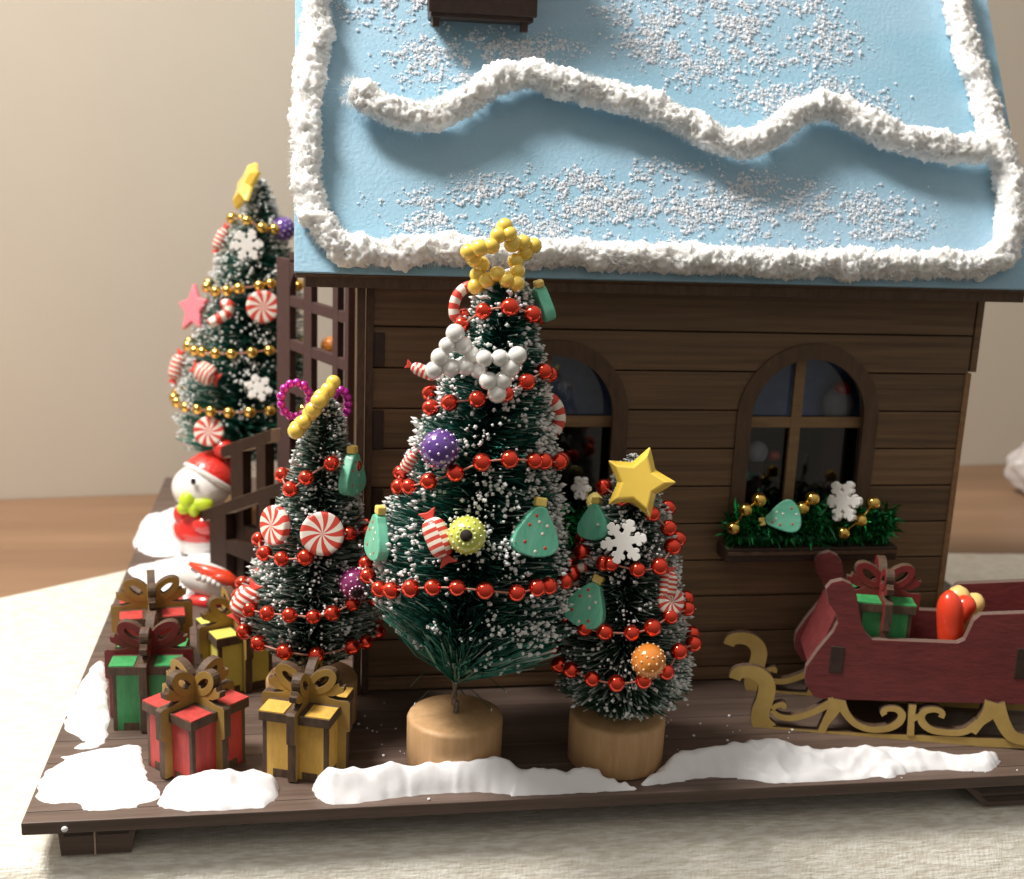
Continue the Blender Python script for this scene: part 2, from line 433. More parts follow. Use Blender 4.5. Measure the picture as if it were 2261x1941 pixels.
# something clear and crumpled stands on the table at the far right
pb = atz(2062, 1006, -12.5)
mb = MB(); c0 = np.array([pb[0] + 11, pb[1] + 6, -12.5 + 15])
mb.ball(c0, 15, (1, .9, 1.02), 40, 26)
mb.v = [tuple(c0 + (np.array(p) - c0) * (1 + .22 * noise.noise(Vector(p) * .13) + .1 * noise.noise(Vector(p) * .37))) for p in mb.v]
o = part('plastic_bag', mb, 'plastic', org=(c0[0], c0[1], -12.5)); tag(o, 'crumpled clear plastic bag at the right edge behind the house', 'plastic bag')

# ================================================================== wooden base of planks
base = thing('base_platform', 'dark brown planked wooden base carrying the house, trees and gifts', 'platform', (150, 150, -3.4))
mb = MB(); mb.box(.25, 329.7, .3, 319.7, -3.4, -.6); part('core_board', mb, 'base', base)
y0 = 0.; k = 0
plankm = {}
while y0 < 319:
    y1 = min(y0 + (5.4 if k == 0 else 12.45), 320)
    mb = MB(); mb.box(0, 330, y0 + .14, y1 - .14, -3.3, 0)
    part('plank', mb, 'base', base, bevel=.22)
    y0 = y1; k += 1
def foot(x0, x1, slot):
    mb = MB(); z0, z1 = -12., -3.45
    mb.prism([(x0 - .6, z1), (x1 + 1.6, z1), (x1, z0), (x0, z0)], (0, 4, 0), (1, 0, 0), (0, 0, 1), (0, 14, 0))
    part('foot', mb, 'base', base, bevel=.2)
    mb = MB(); mb.box(x0 + 1, slot - .5, 3.7, 4.1, -6.4, -4.2); mb.box(slot + .8, x1 - .5, 3.7, 4.1, -6.4, -4.2)
    mb.box(slot - .18, slot + .22, 3.65, 4.1, -11.9, -3.5, 1)
    part('foot_groove', mb, ['dark', 'raw'], base)
foot(8.2, 25.4, 16.6)
mb = MB(); z0, z1 = -13.4, -3.45
mb.prism([(252.5, z1), (262, z0 + 1.4), (290, z0 + 1.4), (299, z1)], (0, 4, 0), (1, 0, 0), (0, 0, 1), (0, 14, 0))
part('foot', mb, 'base', base, bevel=.2)
mb = MB()
mb.prism([(257, -5.6), (260, -7.4), (292, -7.4), (295, -5.6)], (0, 3.75, 0), (1, 0, 0), (0, 0, 1), (0, .4, 0))
mb.prism([(260.5, -8.6), (262.5, -10.2), (289, -10.2), (291, -8.6)], (0, 3.75, 0), (1, 0, 0), (0, 0, 1), (0, .4, 0))
part('foot_groove', mb, 'dark', base)

# ================================================================== the house
HX0, HX1, HY0, HY1 = 87., 277.3, 67.7, 205.
house = thing('toy_house', 'brown plank toy house with steep pale blue snowy roof and arched windows', 'toy house', (180, 135, 0))
WINS = [(224.15, 23.35), (142.75, 23.35)]            # centre x, outer half width ; arch springs at z 88.4
ZS, ZW0 = 88.4, 50.
def holehw(z, r=21.):
    if z < ZW0: return -1.
    if z <= ZS: return r
    q = r * r - (z - ZS) ** 2
    return math.sqrt(q) if q > 0 else -1.
wall = MB()
wall.box(HX0 + 1, WINS[1][0] - 20.5, HY0 + 2.2, HY0 + 3.4, 0.2, 150)
wall.box(WINS[1][0] + 20.5, WINS[0][0] - 20.5, HY0 + 2.2, HY0 + 3.4, 0.2, 150)
wall.box(WINS[0][0] + 20.5, HX1 - 1, HY0 + 2.2, HY0 + 3.4, 0.2, 150)
for cx, _ in WINS:
    wall.box(cx - 20.5, cx + 20.5, HY0 + 2.2, HY0 + 3.4, 0.2, ZW0 + .3)
    wall.box(cx - 20.5, cx + 20.5, HY0 + 2.2, HY0 + 3.4, ZS + 20.4, 150)
front = part('front_wall', wall, 'dark', house)
zb = 5.06 - 12.2; bi = 0
while zb < 150:
    za, zc = max(zb, .3), min(zb + 12.2, 150); zb += 12.2
    if zc <= za + .5: continue
    za += .22; zc -= .22
    wins = [c for c, _ in sorted(WINS)]
    lefts, rights = [], []
    xs = [HX0 + 1.2]; segs = []
    N = 10
    def side(cx, sgn):
        out = []
        for i in range(N + 1):
            z = za + (zc - za) * i / N; h = holehw(z)
            out.append((z, cx + sgn * h if h > 0 else None))
        return out
    full = any(holehw(za + (zc - za) * i / N) > 0 for i in range(N + 1))
    closed = full and holehw(zc) > 0 and holehw(za) > 0
    if not full:
        polys = [[(HX0 + 1.2, za), (HX1 - .8, za), (HX1 - .8, zc), (HX0 + 1.2, zc)]]
    elif closed:
        cuts = []
        L = [(HX0 + 1.2, zc), (HX0 + 1.2, za)]
        polys = []
        cur = L
        for cx in wins:
            polys.append(cur + [(x, z) for z, x in side(cx, -1)])
            cur = [(x, z) for z, x in side(cx, 1)][::-1]
        polys.append(cur + [(HX1 - .8, za), (HX1 - .8, zc)])
    elif holehw(za) > 0:                       # the arch closes inside this board: notch from below
        p = [(HX0 + 1.2, zc), (HX0 + 1.2, za)]
        for cx in wins:
            h0 = holehw(za); st = [(-h0 + 2 * h0 * i / 24) for i in range(25)]
            p += [(cx + x, max(za, ZS + math.sqrt(max(0, 21. ** 2 - x * x)))) for x in st]
        p += [(HX1 - .8, za), (HX1 - .8, zc)]
        polys = [p]
    else:                                      # sill board: notch from above
        p = [(HX0 + 1.2, za), (HX1 - .8, za), (HX1 - .8, zc)]
        for cx in wins[::-1]:
            p += [(cx + 21, zc), (cx + 21, ZW0), (cx - 21, ZW0), (cx - 21, zc)]
        p += [(HX0 + 1.2, zc)]
        polys = [p]
    for p in polys:
        mb = MB(); mb.prism(p, (0, HY0, 0), (1, 0, 0), (0, 0, 1), (0, 2.4, 0), 0)
        part('board', mb, 'board', front, bevel=.25, org=ORG[house.name])
    bi += 1
# corner posts, right edge, finger joints
mb = MB()
mb.box(83.6, 86.0, HY0 - 1.5, HY0 + 5, 0, 128); mb.box(86.3, 88.4, HY0 - .9, HY0 + 2.6, 0, 126)
part('corner_post', mb, 'edge', house, bevel=.25)
for za, zc in ((103, 113), (126.2, 131), (78, 90), (30, 42), (54, 66)):
    mb = MB(); mb.box(88.6, 91.8, HY0 - .35, HY0 + 1, za, zc); part('joint_tab', mb, 'dark', house, bevel=.15)
mb = MB(); mb.box(275.6, 277.6, HY0 - .4, HY0 + 4, 0, 103)
part('corner_post', mb, 'lightedge', house, bevel=.2)
mb = MB(); mb.box(276.9, 279.2, HY0 - .2, HY0 + 4, 103.4, 149); part('corner_post', mb, 'board', house, bevel=.2)
# side and back walls, gables
for x0, x1, nm in ((HX0 + 1, HX0 + 3, 'side_wall'), (HX1 - 3.1, HX1 - 1.1, 'side_wall')):
    mb = MB(); mb.prism([(HY0 + 3.5, .2), (HY1 - 3.5, .2), (HY1 - 3.5, 150), ((HY0 + HY1) / 2, 258), (HY0 + 3.5, 150)], (x0, 0, 0), (0, 1, 0), (0, 0, 1), (x1 - x0, 0, 0))
    part(nm, mb, 'board', house)
mb = MB(); mb.box(HX0 + 1, HX1 - 1, HY1 - 3.4, HY1 - 1, .2, 150); part('back_wall', mb, 'board', house)
# roof: two boards, blue painted
SL = rad(60); UP = np.array([0, math.cos(SL), math.sin(SL)]); NR = np.array([0, -math.sin(SL), math.cos(SL)])
EAVE = np.array([0, 55., 131.4]); RX0, RX1 = 65.9, 288.7
ridge = 157.5
mb = MB(); mb.obox(EAVE + np.array([RX0, 0, 0]) - NR * 1.0, (RX1 - RX0, 0, 0), UP * ridge, NR * 1.0)
roof = part('roof', mb, 'roofblue', house, bevel=.15)
mb = MB(); mb.obox(EAVE + np.array([RX0 + .2, 0, 0]) - NR * 3.6 - UP * .3, (RX1 - RX0 - .4, 0, 0), UP * (ridge - .5), NR * 2.5)
part('roof_board', mb, 'frame', house, bevel=.2)
mb = MB(); mb.box(RX0 + 3, RX1 - 3, EAVE[1] + 2.2, EAVE[1] + 4.6, EAVE[2] - 4.4, EAVE[2] - .6); part('eave_strip', mb, 'edge', house, bevel=.2)
yr = EAVE[1] + ridge * math.cos(SL); zr = EAVE[2] + ridge * math.sin(SL)
UPb = np.array([0, -math.cos(SL), math.sin(SL)]); NRb = np.array([0, math.sin(SL), math.cos(SL)])
eb = np.array([0, 2 * yr - EAVE[1], EAVE[2]])
mb = MB(); mb.obox(eb + np.array([RX0, 0, 0]) - NRb * 3.6, (RX1 - RX0, 0, 0), UPb * (ridge - .5), NRb * 3.6)
part('back_roof', mb, 'roofblue', house, bevel=.15)
def roofpt(px, py, h=0.):
    return atplane(px, py, EAVE + NR * h, NR)
# dormer box on the roof near the top of the picture
pa, pc = aty(872, 34, 86), aty(1080, 34, 86)
mb = MB(); mb.box(pa[0], pc[0], 86, 112, pa[2], pa[2] + 44); part('chimney', mb, 'dark', house, bevel=.3)
mb = MB(); mb.box(pa[0] - .8, pc[0] + .8, 84.8, 86.3, pa[2] + 1.4, pa[2] + 40); part('chimney_board', mb, 'dark', house, bevel=.3)
for x in (pa[0] + .6, pc[0] - 3.4):
    mb = MB(); mb.box(x, x + 2.0, 87, 90, pa[2] - 2.6, pa[2] + .5); part('chimney_leg', mb, 'dark', house, bevel=.2)

# frost grains strewn over the roof
def inpoly(x, y, P):
    c = False; n = len(P); j = n - 1
    for i in range(n):
        if (P[i][1] > y) != (P[j][1] > y) and x < (P[j][0] - P[i][0]) * (y - P[i][1]) / (P[j][1] - P[i][1]) + P[i][0]: c = not c
        j = i
    return c
FR = [([(760, 405), (900, 385), (1000, 355), (1200, 345), (1400, 335), (1550, 365), (1700, 385), (1830, 410), (1880, 440), (1820, 495), (1400, 495), (1100, 480), (800, 462)], 13120),
      ([(775, 115), (860, 85), (1000, 70), (1130, 80), (1170, 130), (1000, 145), (900, 175), (790, 165)], 3680),
      ([(1225, 20), (1300, -10), (1500, -30), (1660, -20), (1730, 80), (1750, 110), (1600, 130), (1480, 150), (1380, 168), (1280, 130), (1235, 80)], 8960),
      ([(1475, 195), (1560, 160), (1700, 160), (1770, 190), (1810, 245), (1720, 225), (1650, 205), (1560, 220), (1500, 235)], 2400),
      ([(690, -20), (860, -20), (868, 62), (800, 55), (715, 30)], 1600)]
mb = MB()
OCT = [(1, 0, 0), (-1, 0, 0), (0, 1, 0), (0, -1, 0), (0, 0, 1), (0, 0, -1)]
OF = [(0, 2, 4), (2, 1, 4), (1, 3, 4), (3, 0, 4), (2, 0, 5), (1, 2, 5), (3, 1, 5), (0, 3, 5)]
for poly, cnt in FR:
    xs_ = [p[0] for p in poly]; ys_ = [p[1] for p in poly]; got = 0
    while got < cnt:
        x = RNG.uniform(min(xs_) - 40, max(xs_) + 40); y = RNG.uniform(min(ys_) - 20, max(ys_) + 20)
        if not inpoly(x + RNG.gauss(0, 26), y + RNG.gauss(0, 13), poly): continue
        if noise.noise((x * .011, y * .018, 5.)) + 1.0 * noise.noise((x * .04, y * .06, 1.)) + .6 * noise.noise((x * .11, y * .15, 4.)) < RNG.uniform(-.35, .55): continue
        got += 1
        r = RNG.uniform(.15, .42) * (.7 + 1.5 * RNG.random() ** 4); p = roofpt(x, y, r * .45)
        q = Matrix.Rotation(RNG.uniform(0, 6.3), 3, 'X') @ Matrix.Rotation(RNG.uniform(0, 6.3), 3, 'Y')
        sx, sy, sz = r * RNG.uniform(.6, 1.25), r * RNG.uniform(.6, 1.2), r * RNG.uniform(.6, 1.1)
        gv = [np.array(q @ Vector((a * sx, b_ * sy, c * sz))) for a, b_, c in OCT]
        mb.add([v - NR * (np.dot(v, NR) * .4) + p for v in gv], OF, 0)
part('frost_grains', mb, 'frostgrain', roof, org=ORG[house.name], kind='stuff')

# windows
def arch(cx, r, z0, n=24):
    return [(cx - r, z0)] + [(cx - r * math.cos(math.pi * i / n), ZS + r * math.sin(math.pi * i / n)) for i in range(n + 1)] + [(cx + r, z0)]
for wi, (cx, hw) in enumerate(WINS):
    mb = MB(); mb.ring(arch(cx, hw, ZW0 - 1), arch(cx, 18.5, ZW0 - 1 + .01), (0, HY0 - .7, 0), (1, 0, 0), (0, 0, 1), (0, 2.0, 0), 0)
    win = part('window', mb, 'frame', house, bevel=.2)
    mb = MB(); mb.box(cx - 3.9, cx - .5, HY0 + 3.6, HY0 + 5.2, ZW0, ZS + 20.3); part('mullion', mb, 'mullion', win, org=ORG[house.name], bevel=.15)
    mb = MB(); mb.box(cx - 20.3, cx + 20.3, HY0 + 3.7, HY0 + 5.1, 84.2, 87.6); part('mullion', mb, 'mullion', win, org=ORG[house.name], bevel=.15)
    mb = MB(); mb.prism(arch(cx, 20.2, ZW0), (0, HY0 + 5.6, 0), (1, 0, 0), (0, 0, 1), (0, .5, 0)); part('pane', mb, 'glass', win, org=ORG[house.name])
    mb = MB(); mb.box(cx - 26.5, cx + 30.5, 58.2, HY0 - .8, 44.2, 48.6); pl = part('planter_box', mb, 'dark', house, bevel=.3)
    mb = MB(); mb.box(cx - 26, cx + 30, 57.4, 58.1, 46.6, 47.6); part('planter_trim', mb, 'frame', pl, org=ORG[house.name])
# inside: a pale blue scene card and small figures
mb = MB(); mb.box(196, 252, 90, 90.6, 84, 118); o = part('picture_card', mb, 'bluecard', org=(224, 96, 80)); tag(o, 'pale blue card standing inside behind the right arched window', 'card')
mb = MB(); mb.box(115, 170, 90, 90.6, 84, 118); o = part('picture_card', mb, 'bluecard', org=(142, 96, 80)); tag(o, 'pale blue card inside behind the left window half hidden by the tallest tree', 'card')
mb = MB(); mb.box(HX0 + 4, HX1 - 4, 73.6, HY1 - 4, 40, 42); part('inner_floor', mb, 'dark', house)
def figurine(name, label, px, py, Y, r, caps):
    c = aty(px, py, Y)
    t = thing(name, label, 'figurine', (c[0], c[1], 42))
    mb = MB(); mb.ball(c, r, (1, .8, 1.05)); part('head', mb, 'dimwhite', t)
    mb = MB(); mb.lathe([(r * .75, 42), (r * 1.0, 42 + (c[2] - 42) * .4), (r * .6, c[2] - r * .6)], (c[0], c[1], 0), 18); part('coat', mb, 'dimbody', t)  # coat is made up: dark colour in place of shade on the body
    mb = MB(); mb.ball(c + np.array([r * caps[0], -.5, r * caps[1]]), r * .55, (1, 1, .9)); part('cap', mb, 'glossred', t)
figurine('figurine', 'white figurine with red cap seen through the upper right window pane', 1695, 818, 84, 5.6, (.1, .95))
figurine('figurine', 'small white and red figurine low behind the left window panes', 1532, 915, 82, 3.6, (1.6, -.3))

# ================================================================== tinsel in the planters and what sits in it
def tinsel(label, x0, x1, seed):
    rg = random.Random(seed); mb = MB()
    for i in range(1900):
        x = rg.uniform(x0, x1); c = np.array([x, 62 + rg.gauss(0, 1.2), 54.6 + rg.gauss(0, 2.5)])
        d = np.array([rg.gauss(0, .8), rg.gauss(-.25, .8), rg.gauss(.15, .9)]); d /= np.linalg.norm(d); L = rg.uniform(2.5, 6)
        sd = np.cross(d, (rg.gauss(0, 1), rg.gauss(0, 1), rg.gauss(0, 1))); sd /= np.linalg.norm(sd) + 1e-6; sd *= .42
        mb.add([c - sd, c + sd, c + d * L * .6 + sd * .9, c + d * L + (0, 0, -.6), c + d * L * .6 - sd * .9], [(0, 1, 2, 3, 4)], 0 if rg.random() < .6 else 1)
    mb.tube([(x0, 62, 51), ((x0 + x1) / 2, 62, 50.6), (x1, 62, 51)], 1.6, 6, 1)
    o = part('tinsel_garland', mb, ['tinsel', 'tinseldark'], org=((x0 + x1) / 2, 62, 49)); tag(o, label, 'tinsel', kind='thing')
tinsel('shiny green tinsel filling the planter under the right arched window', 199, 253, 3)
tinsel('shiny green tinsel filling the planter between the tallest and the short right tree', 118, 171, 4)

# ================================================================== bottle-brush trees
def lerp_prof(prof, t):
    if t <= prof[0][0]: return prof[0][1]
    for (a, ra), (b, rb) in zip(prof, prof[1:]):
        if t <= b: return ra + (rb - ra) * (t - a) / (b - a)
    return prof[-1][1]
class Tree:
    def __init__(s, A, B, prof):
        s.A = np.array(A, float); s.B = np.array(B, float); s.D = s.B - s.A; s.H = np.linalg.norm(s.D); s.d = s.D / s.H; s.prof = prof
        s.u = np.cross(s.d, (0, -1, 0)); s.u /= np.linalg.norm(s.u)
        if s.u[0] < 0: s.u = -s.u
        s.w = np.cross(s.u, s.d); 
        if s.w[1] > 0: s.w = -s.w                 # w points at the viewer side
    def r(s, t): return lerp_prof(s.prof, t)
    def pt(s, t, phi, r=None):
        r = s.r(t) if r is None else r
        return s.A + s.D * t + (s.u * math.cos(phi) + s.w * math.sin(phi)) * r
    def tphi(s, P):
        q = np.array(P) - s.A; t = np.dot(q, s.d) / s.H; q = q - s.d * np.dot(q, s.d)
        return t, math.atan2(np.dot(q, s.w), np.dot(q, s.u))
    def hit(s, px, py, out=0.):
        """first point where the ray of this picture point meets the foliage (or its closest pass)"""
        d = ray(px, py); d = d / np.linalg.norm(d)
        k0 = np.dot(s.A + s.D * .5 - CAMPOS, d); best = None
        for k in np.arange(k0 - 60, k0 + 40, .25):
            P = CAMPOS + d * k; t, phi = s.tphi(P); q = P - s.A; rr = np.linalg.norm(q - s.d * np.dot(q, s.d))
            R = s.r(min(max(t, 0), 1)) + out
            if best is None or rr - R < best[0]: best = (rr - R, P)
            if rr <= R and -.05 <= t <= 1.05: break
        P = best[1]; t, phi = s.tphi(P)
        n = s.u * math.cos(phi) + s.w * math.sin(phi) + s.d * .25
        return P, n / np.linalg.norm(n)

def build_tree(label, pot, pot_r, pot_h, A, B, prof, n, seed, needle, frost, pale=.12, skew=0., el0=55., el1=12., tipmat='tipwhite', wisp=10, blob=1., stemr=.75, pottop='pot'):
    T = Tree(A, B, prof); rg = np.random.default_rng(seed); R2 = random.Random(seed)
    root = thing('bottle_brush_tree', label, 'toy tree', pot, 'bottle brush trees on the wooden base')
    px, py, _ = pot
    mb = MB(); e = .9
    mb.lathe([(pot_r - .6, .05), (pot_r - .1, .5), (pot_r, pot_h - 1.2), (pot_r - .4, pot_h - .4), (pot_r - 1.3, pot_h), (0.01, pot_h + .02)], (px, py, 0), 48)
    part('pot', mb, pottop, root)
    mb = MB(); p0 = np.array([px, py, pot_h - 2.]); pts = [p0, p0 * .55 + T.A * .45 + np.array([.4, 0, 0]), T.A, T.A + T.D * .5, T.A + T.D * .97]
    sp = smooth_path(pts, 14); tw = [p + np.array([math.cos(i * 1.1), math.sin(i * 1.1), 0]) * .35 for i, p in enumerate(sp)]
    tw2 = [p - np.array([math.cos(i * 1.1), math.sin(i * 1.1), 0]) * .35 for i, p in enumerate(sp)]
    mb.tube(tw, stemr * .75, 6); mb.tube(tw2, stemr * .75, 6)
    part('stem', mb, 'wire', root)
    V_ = []; F_ = []; MI = []; FV = []; FF = []; FM = []
    ts = rg.random(n); 
    # more bristles where the tree is wide
    rmax = max(r for _, r in prof)
    for i in range(n):
        while True:
            t = R2.random()
            if R2.random() < .25 + .75 * T.r(t) / rmax: break
        if needle == 'needle' and t < .2 and R2.random() < .5: continue
        phi = R2.uniform(0, 2 * math.pi); r = T.r(t)
        lump = 1 + .07 * noise.noise((math.cos(phi) * 2.2, math.sin(phi) * 2.2, t * 9 + seed)) + .05 * noise.noise((math.cos(phi) * 6, math.sin(phi) * 6, t * 22 + seed))
        if skew and t < .22: r *= 1 + skew * (math.cos(phi) if math.cos(phi) > 0 else .55 * math.cos(phi)) * (1 - abs(t - .08) / .16 if abs(t - .08) < .16 else 0)
        rr = r * lump * R2.uniform(.78, 1.05)
        if R2.random() < .02: rr *= 1.09
        el = rad(el1 + (el0 - el1) * max(0, 1 - t * 2.6)) + R2.gauss(0, .10)
        tr = t - rr * math.tan(el) / T.H; tr = max(tr, R2.uniform(0, .03))
        P0 = T.A + T.D * tr; P1 = T.pt(t, phi + R2.gauss(0, .05), rr)
        L = np.linalg.norm(P1 - P0); d = (P1 - P0) / (L + 1e-6)
        mid = P0 * .45 + P1 * .55 + np.array([R2.gauss(0, .05), R2.gauss(0, .05), -.03 + R2.gauss(0, .03)]) * L * .6
        sd = np.cross(d, (R2.gauss(0, 1), R2.gauss(0, 1), R2.gauss(0, 1))); sd /= np.linalg.norm(sd) + 1e-6; wd = R2.uniform(.10, .21) * (1.9 if t < .2 else 1.)
        k = len(V_); V_ += [P0 - sd * wd, P0 + sd * wd, mid - sd * wd, mid + sd * wd, P1 - sd * wd * .8, P1 + sd * wd * .8]
        F_ += [(k, k + 1, k + 3, k + 2), (k + 2, k + 3, k + 5, k + 4)]
        pf = frost(math.cos(phi), math.sin(phi), t); base_m = 2 if R2.random() < (.85 if t < .2 else .16) else 0; MI += [base_m, 1 if R2.random() < pale * (.3 + 1.4 * pf) else base_m]
        pr = frost(math.cos(phi), math.sin(phi), t)
        cl = noise.noise((math.cos(phi) * 4.5, math.sin(phi) * 4.5, t * 16 + seed * 3.3))
        if rr > r * lump * .9 and R2.random() < 1.55 * pr * max(0., .5 + 2.4 * cl):
            for q in range(1 if R2.random() < .75 else 2):
                rb = R2.uniform(.2, .66) * blob; ln = rb * R2.uniform(1.0, 2.1)
                c = P1 - d * R2.uniform(-.2, 1.2)
                a = sd; b_ = np.cross(d, a); k = len(FV)
                FV += [c + a * rb, c - a * rb, c + b_ * rb, c - b_ * rb, c + d * ln, c - d * ln]
                FF += [tuple(k + z for z in f) for f in OF]
    for i in range(wisp):                                         # loose hanging threads under the tree
        phi = R2.uniform(0, 6.28); s0 = T.A + T.D * R2.uniform(.0, .06) + np.array([math.cos(phi), -abs(math.sin(phi)), 0]) * R2.uniform(.5, 5)
        P1 = s0 + np.array([math.cos(phi) * R2.uniform(4, 12), -abs(math.sin(phi)) * 3, -R2.uniform(2, 8)])
        mid = (s0 + P1) / 2 + np.array([R2.gauss(0, 1), 0, 1.5]); k = len(V_); sd = np.array([.13, .1, .0])
        V_ += [s0 - sd, s0 + sd, mid - sd, mid + sd, P1 - sd, P1 + sd]; F_ += [(k, k + 1, k + 3, k + 2), (k + 2, k + 3, k + 5, k + 4)]; MI += [0, 0]
        if R2.random() < .6:
            k = len(FV); FV += [P1 + np.array(o) * np.array([.25, .25, .7]) for o in OCT]; FF += [tuple(k + z for z in f) for f in OF]
    mb = MB(); mb.v = [tuple(p) for p in V_]; mb.f = F_; mb.m = MI; mb.s = [False] * len(F_)
    part('needles', mb, [needle, 'tipgrey', 'needle3' if needle == 'needle' else needle], root, kind='stuff')
    mb = MB(); mb.v = [tuple(p) for p in FV]; mb.f = FF; mb.m = [0] * len(FF); mb.s = [True] * len(FF)
    part('needle_frost', mb, tipmat, root, kind='stuff')
    return T

def profile_from(T0, T1, Y, rows):
    """rows: (picture y, half width in picture px) -> (t, radius mm) for an axis between two picture points at depth Y"""
    out = []
    for y, hw in rows:
        t = (T0[1] - y) / (T0[1] - T1[1]); x = T0[0] + (T1[0] - T0[0]) * t
        a = aty(x, y, Y); b = aty(x + hw, y, Y); out.append((t, float(np.linalg.norm(b - a))))
    return sorted(out)
def fA(cx_, sy_, t):
    v = .10
    if cx_ > .05: v = .55 + .35 * min(1, cx_ * 1.5)
    if cx_ < -.72: v = .75
    if t > .38: v = max(v, .42)
    if cx_ < -.05 and cx_ > -.7 and t < .2: v = .04
    return v
YA = 24.
A0, A1 = (921, 1382), (1030, 548)
TA = build_tree('tallest bottle brush tree with red garland and pearl star, in front of the house', (110, 23, 0), 13.3, 14.,
    aty(*A0, YA), aty(*A1, YA),
    profile_from(A0, A1, YA, [(1382, 3), (1340, 48), (1300, 112), (1250, 168), (1200, 203), (1130, 197), (1060, 190), (1000, 165), (940, 150), (880, 146), (850, 138), (800, 118), (760, 110), (700, 92), (650, 78), (600, 62), (560, 30), (548, 8)]),
    17000, 11, 'needle', fA, pale=.12, skew=.55, blob=1.12, wisp=5)
YB = 51.
B0, B1 = (622, 1350), (664, 795)
TB = build_tree('medium bottle brush tree behind the gifts, at the left front corner of the house', (71, 51, 0), 13.3, 14.,
    aty(*B0, YB), aty(*B1, YB),
    profile_from(B0, B1, YB, [(1350, 4), (1310, 80), (1270, 128), (1230, 142), (1200, 142), (1150, 130), (1100, 112), (1050, 98), (1000, 84), (950, 70), (900, 58), (850, 42), (810, 20), (795, 5)]),
    10500, 23, 'needle2', lambda a, b, t: .38 if t > .5 else .5, el0=30, el1=14, blob=.9, pale=.45)
YC = 20.
C0, C1 = (1258, 1425), (1284, 918)
TC = build_tree('short bottle brush tree with puffy gold star, to the right of the tallest tree', (155.5, 20, 0), 13.5, 14.,
    aty(*C0, YC), aty(*C1, YC),
    profile_from(C0, C1, YC, [(1425, 60), (1400, 118), (1340, 132), (1280, 128), (1200, 112), (1150, 102), (1100, 92), (1050, 80), (1000, 62), (960, 42), (930, 22), (918, 6)]),
    9500, 37, 'needle2', lambda a, b, t: .8 if a > .55 else (.45 if t > .55 else .25), el0=-8, el1=14, wisp=6, blob=.95, pale=.45)
YD = 230.
D0, D1 = (492, 930), (530, 362)
TD = build_tree('tall bottle brush tree with gold garland behind the railings at the back left', (41, 230, 0), 13.3, 14.,
    aty(*D0, YD), aty(*D1, YD),
    profile_from(D0, D1, YD, [(930, 12), (900, 128), (860, 138), (800, 140), (750, 132), (700, 120), (650, 108), (600, 95), (520, 80), (470, 58), (430, 42), (400, 28), (370, 12), (362, 4)]),
    11000, 51, 'needle', lambda a, b, t: .8 if a < -.7 or t > .6 else .4, el0=20, el1=10, blob=1.1, stemr=1.2, pale=.12)

# ================================================================== garlands of beads
def bead_mesh(name, r, m, seg=20, rings=12):
    mb = MB(); mb.ball((0, 0, 0), r, seg=seg, rings=rings); return mb.mesh(name, [M[m]])
RED = bead_mesh('red_bead', 2.3, 'redbead'); GOLD = bead_mesh('gold_bead', 2.35, 'goldbead'); GOLDS = bead_mesh('gold_bead_small', 2.2, 'goldbead')
def garland(label, T, rows, me, br, cap_extra=True, name='bead_garland'):
    root = thing(name, label, 'garland', T.A + T.D * .3, 'bead garlands wound round the trees')
    for row in rows:
        strands = MB(); P = []
        for px, py in row:
            p, n = T.hit(px, py, br * .35); P.append(p)
            inst('bead', me, root, p)
        t0, f0 = T.tphi(P[0]); t1, f1 = T.tphi(P[-1])
        # carry on round the back from the last bead to the first
        while f0 < f1: f0 += 2 * math.pi
        if T.tphi(P[0])[1] > T.tphi(P[-1])[1] or True:
            fa = f1; fb = f0
            if np.dot(P[0] - P[-1], T.u) < 0:      # rows run left to right: the back way goes on with falling angle
                fa = T.tphi(P[-1])[1]; fb = T.tphi(P[0])[1] - 2 * math.pi
                while fb > fa: fb -= 2 * math.pi
                while fb < fa - 2 * math.pi: fb += 2 * math.pi
            arc = abs(fb - fa) * T.r((t0 + t1) / 2); nb = max(2, int(arc / 8.))
            back = []
            for i in range(1, nb):
                k = i / nb; tt = t1 + (t0 - t1) * k; q = T.pt(tt, fa + (fb - fa) * k, T.r(tt) + br * .35)
                back.append(q); inst('bead', me, root, q)
            strands.tube(smooth_path(P + back, 4, closed=True), .28, 5, closed=True)
        part('string', strands, 'thread', root)
    return root
garland('red bead garland wound round the tallest tree', TA, [
    [(935, 657), (978, 630), (1032, 622), (1078, 636)],
    [(872, 825), (910, 815), (966, 808), (1022, 797), (1066, 773), (1101, 752)],
    [(808, 985), (828, 985), (868, 974), (922, 958), (975, 936), (1031, 930), (1081, 933), (1101, 934)],
    [(768, 1192), (792, 1195), (831, 1191), (876, 1189), (925, 1190), (981, 1195), (1045, 1200), (1086, 1190), (1110, 1186)]], RED, 2.3)
garland('red bead garland wound round the medium tree behind the gifts', TB, [
    [(588, 990), (620, 967), (671, 938)],
    [(535, 1120), (570, 1131), (618, 1128), (662, 1110), (707, 1080)],
    [(505, 1232), (541, 1241), (586, 1245), (634, 1248), (672, 1241), (713, 1222)],
    [(640, 1325), (712, 1309), (740, 1299)]], RED, 2.3)
garland('red bead garland wound round the short tree with the puffy gold star', TC, [
    [(1222, 986), (1257, 1008), (1320, 1040), (1353, 1068)],
    [(1222, 1140), (1236, 1141), (1290, 1153), (1334, 1146), (1361, 1106)],
    [(1184, 1270), (1224, 1279), (1278, 1281), (1320, 1270), (1356, 1247)],
    [(1132, 1345), (1156, 1356), (1198, 1374), (1247, 1383), (1302, 1377), (1348, 1360), (1374, 1318)]], RED, 2.3)
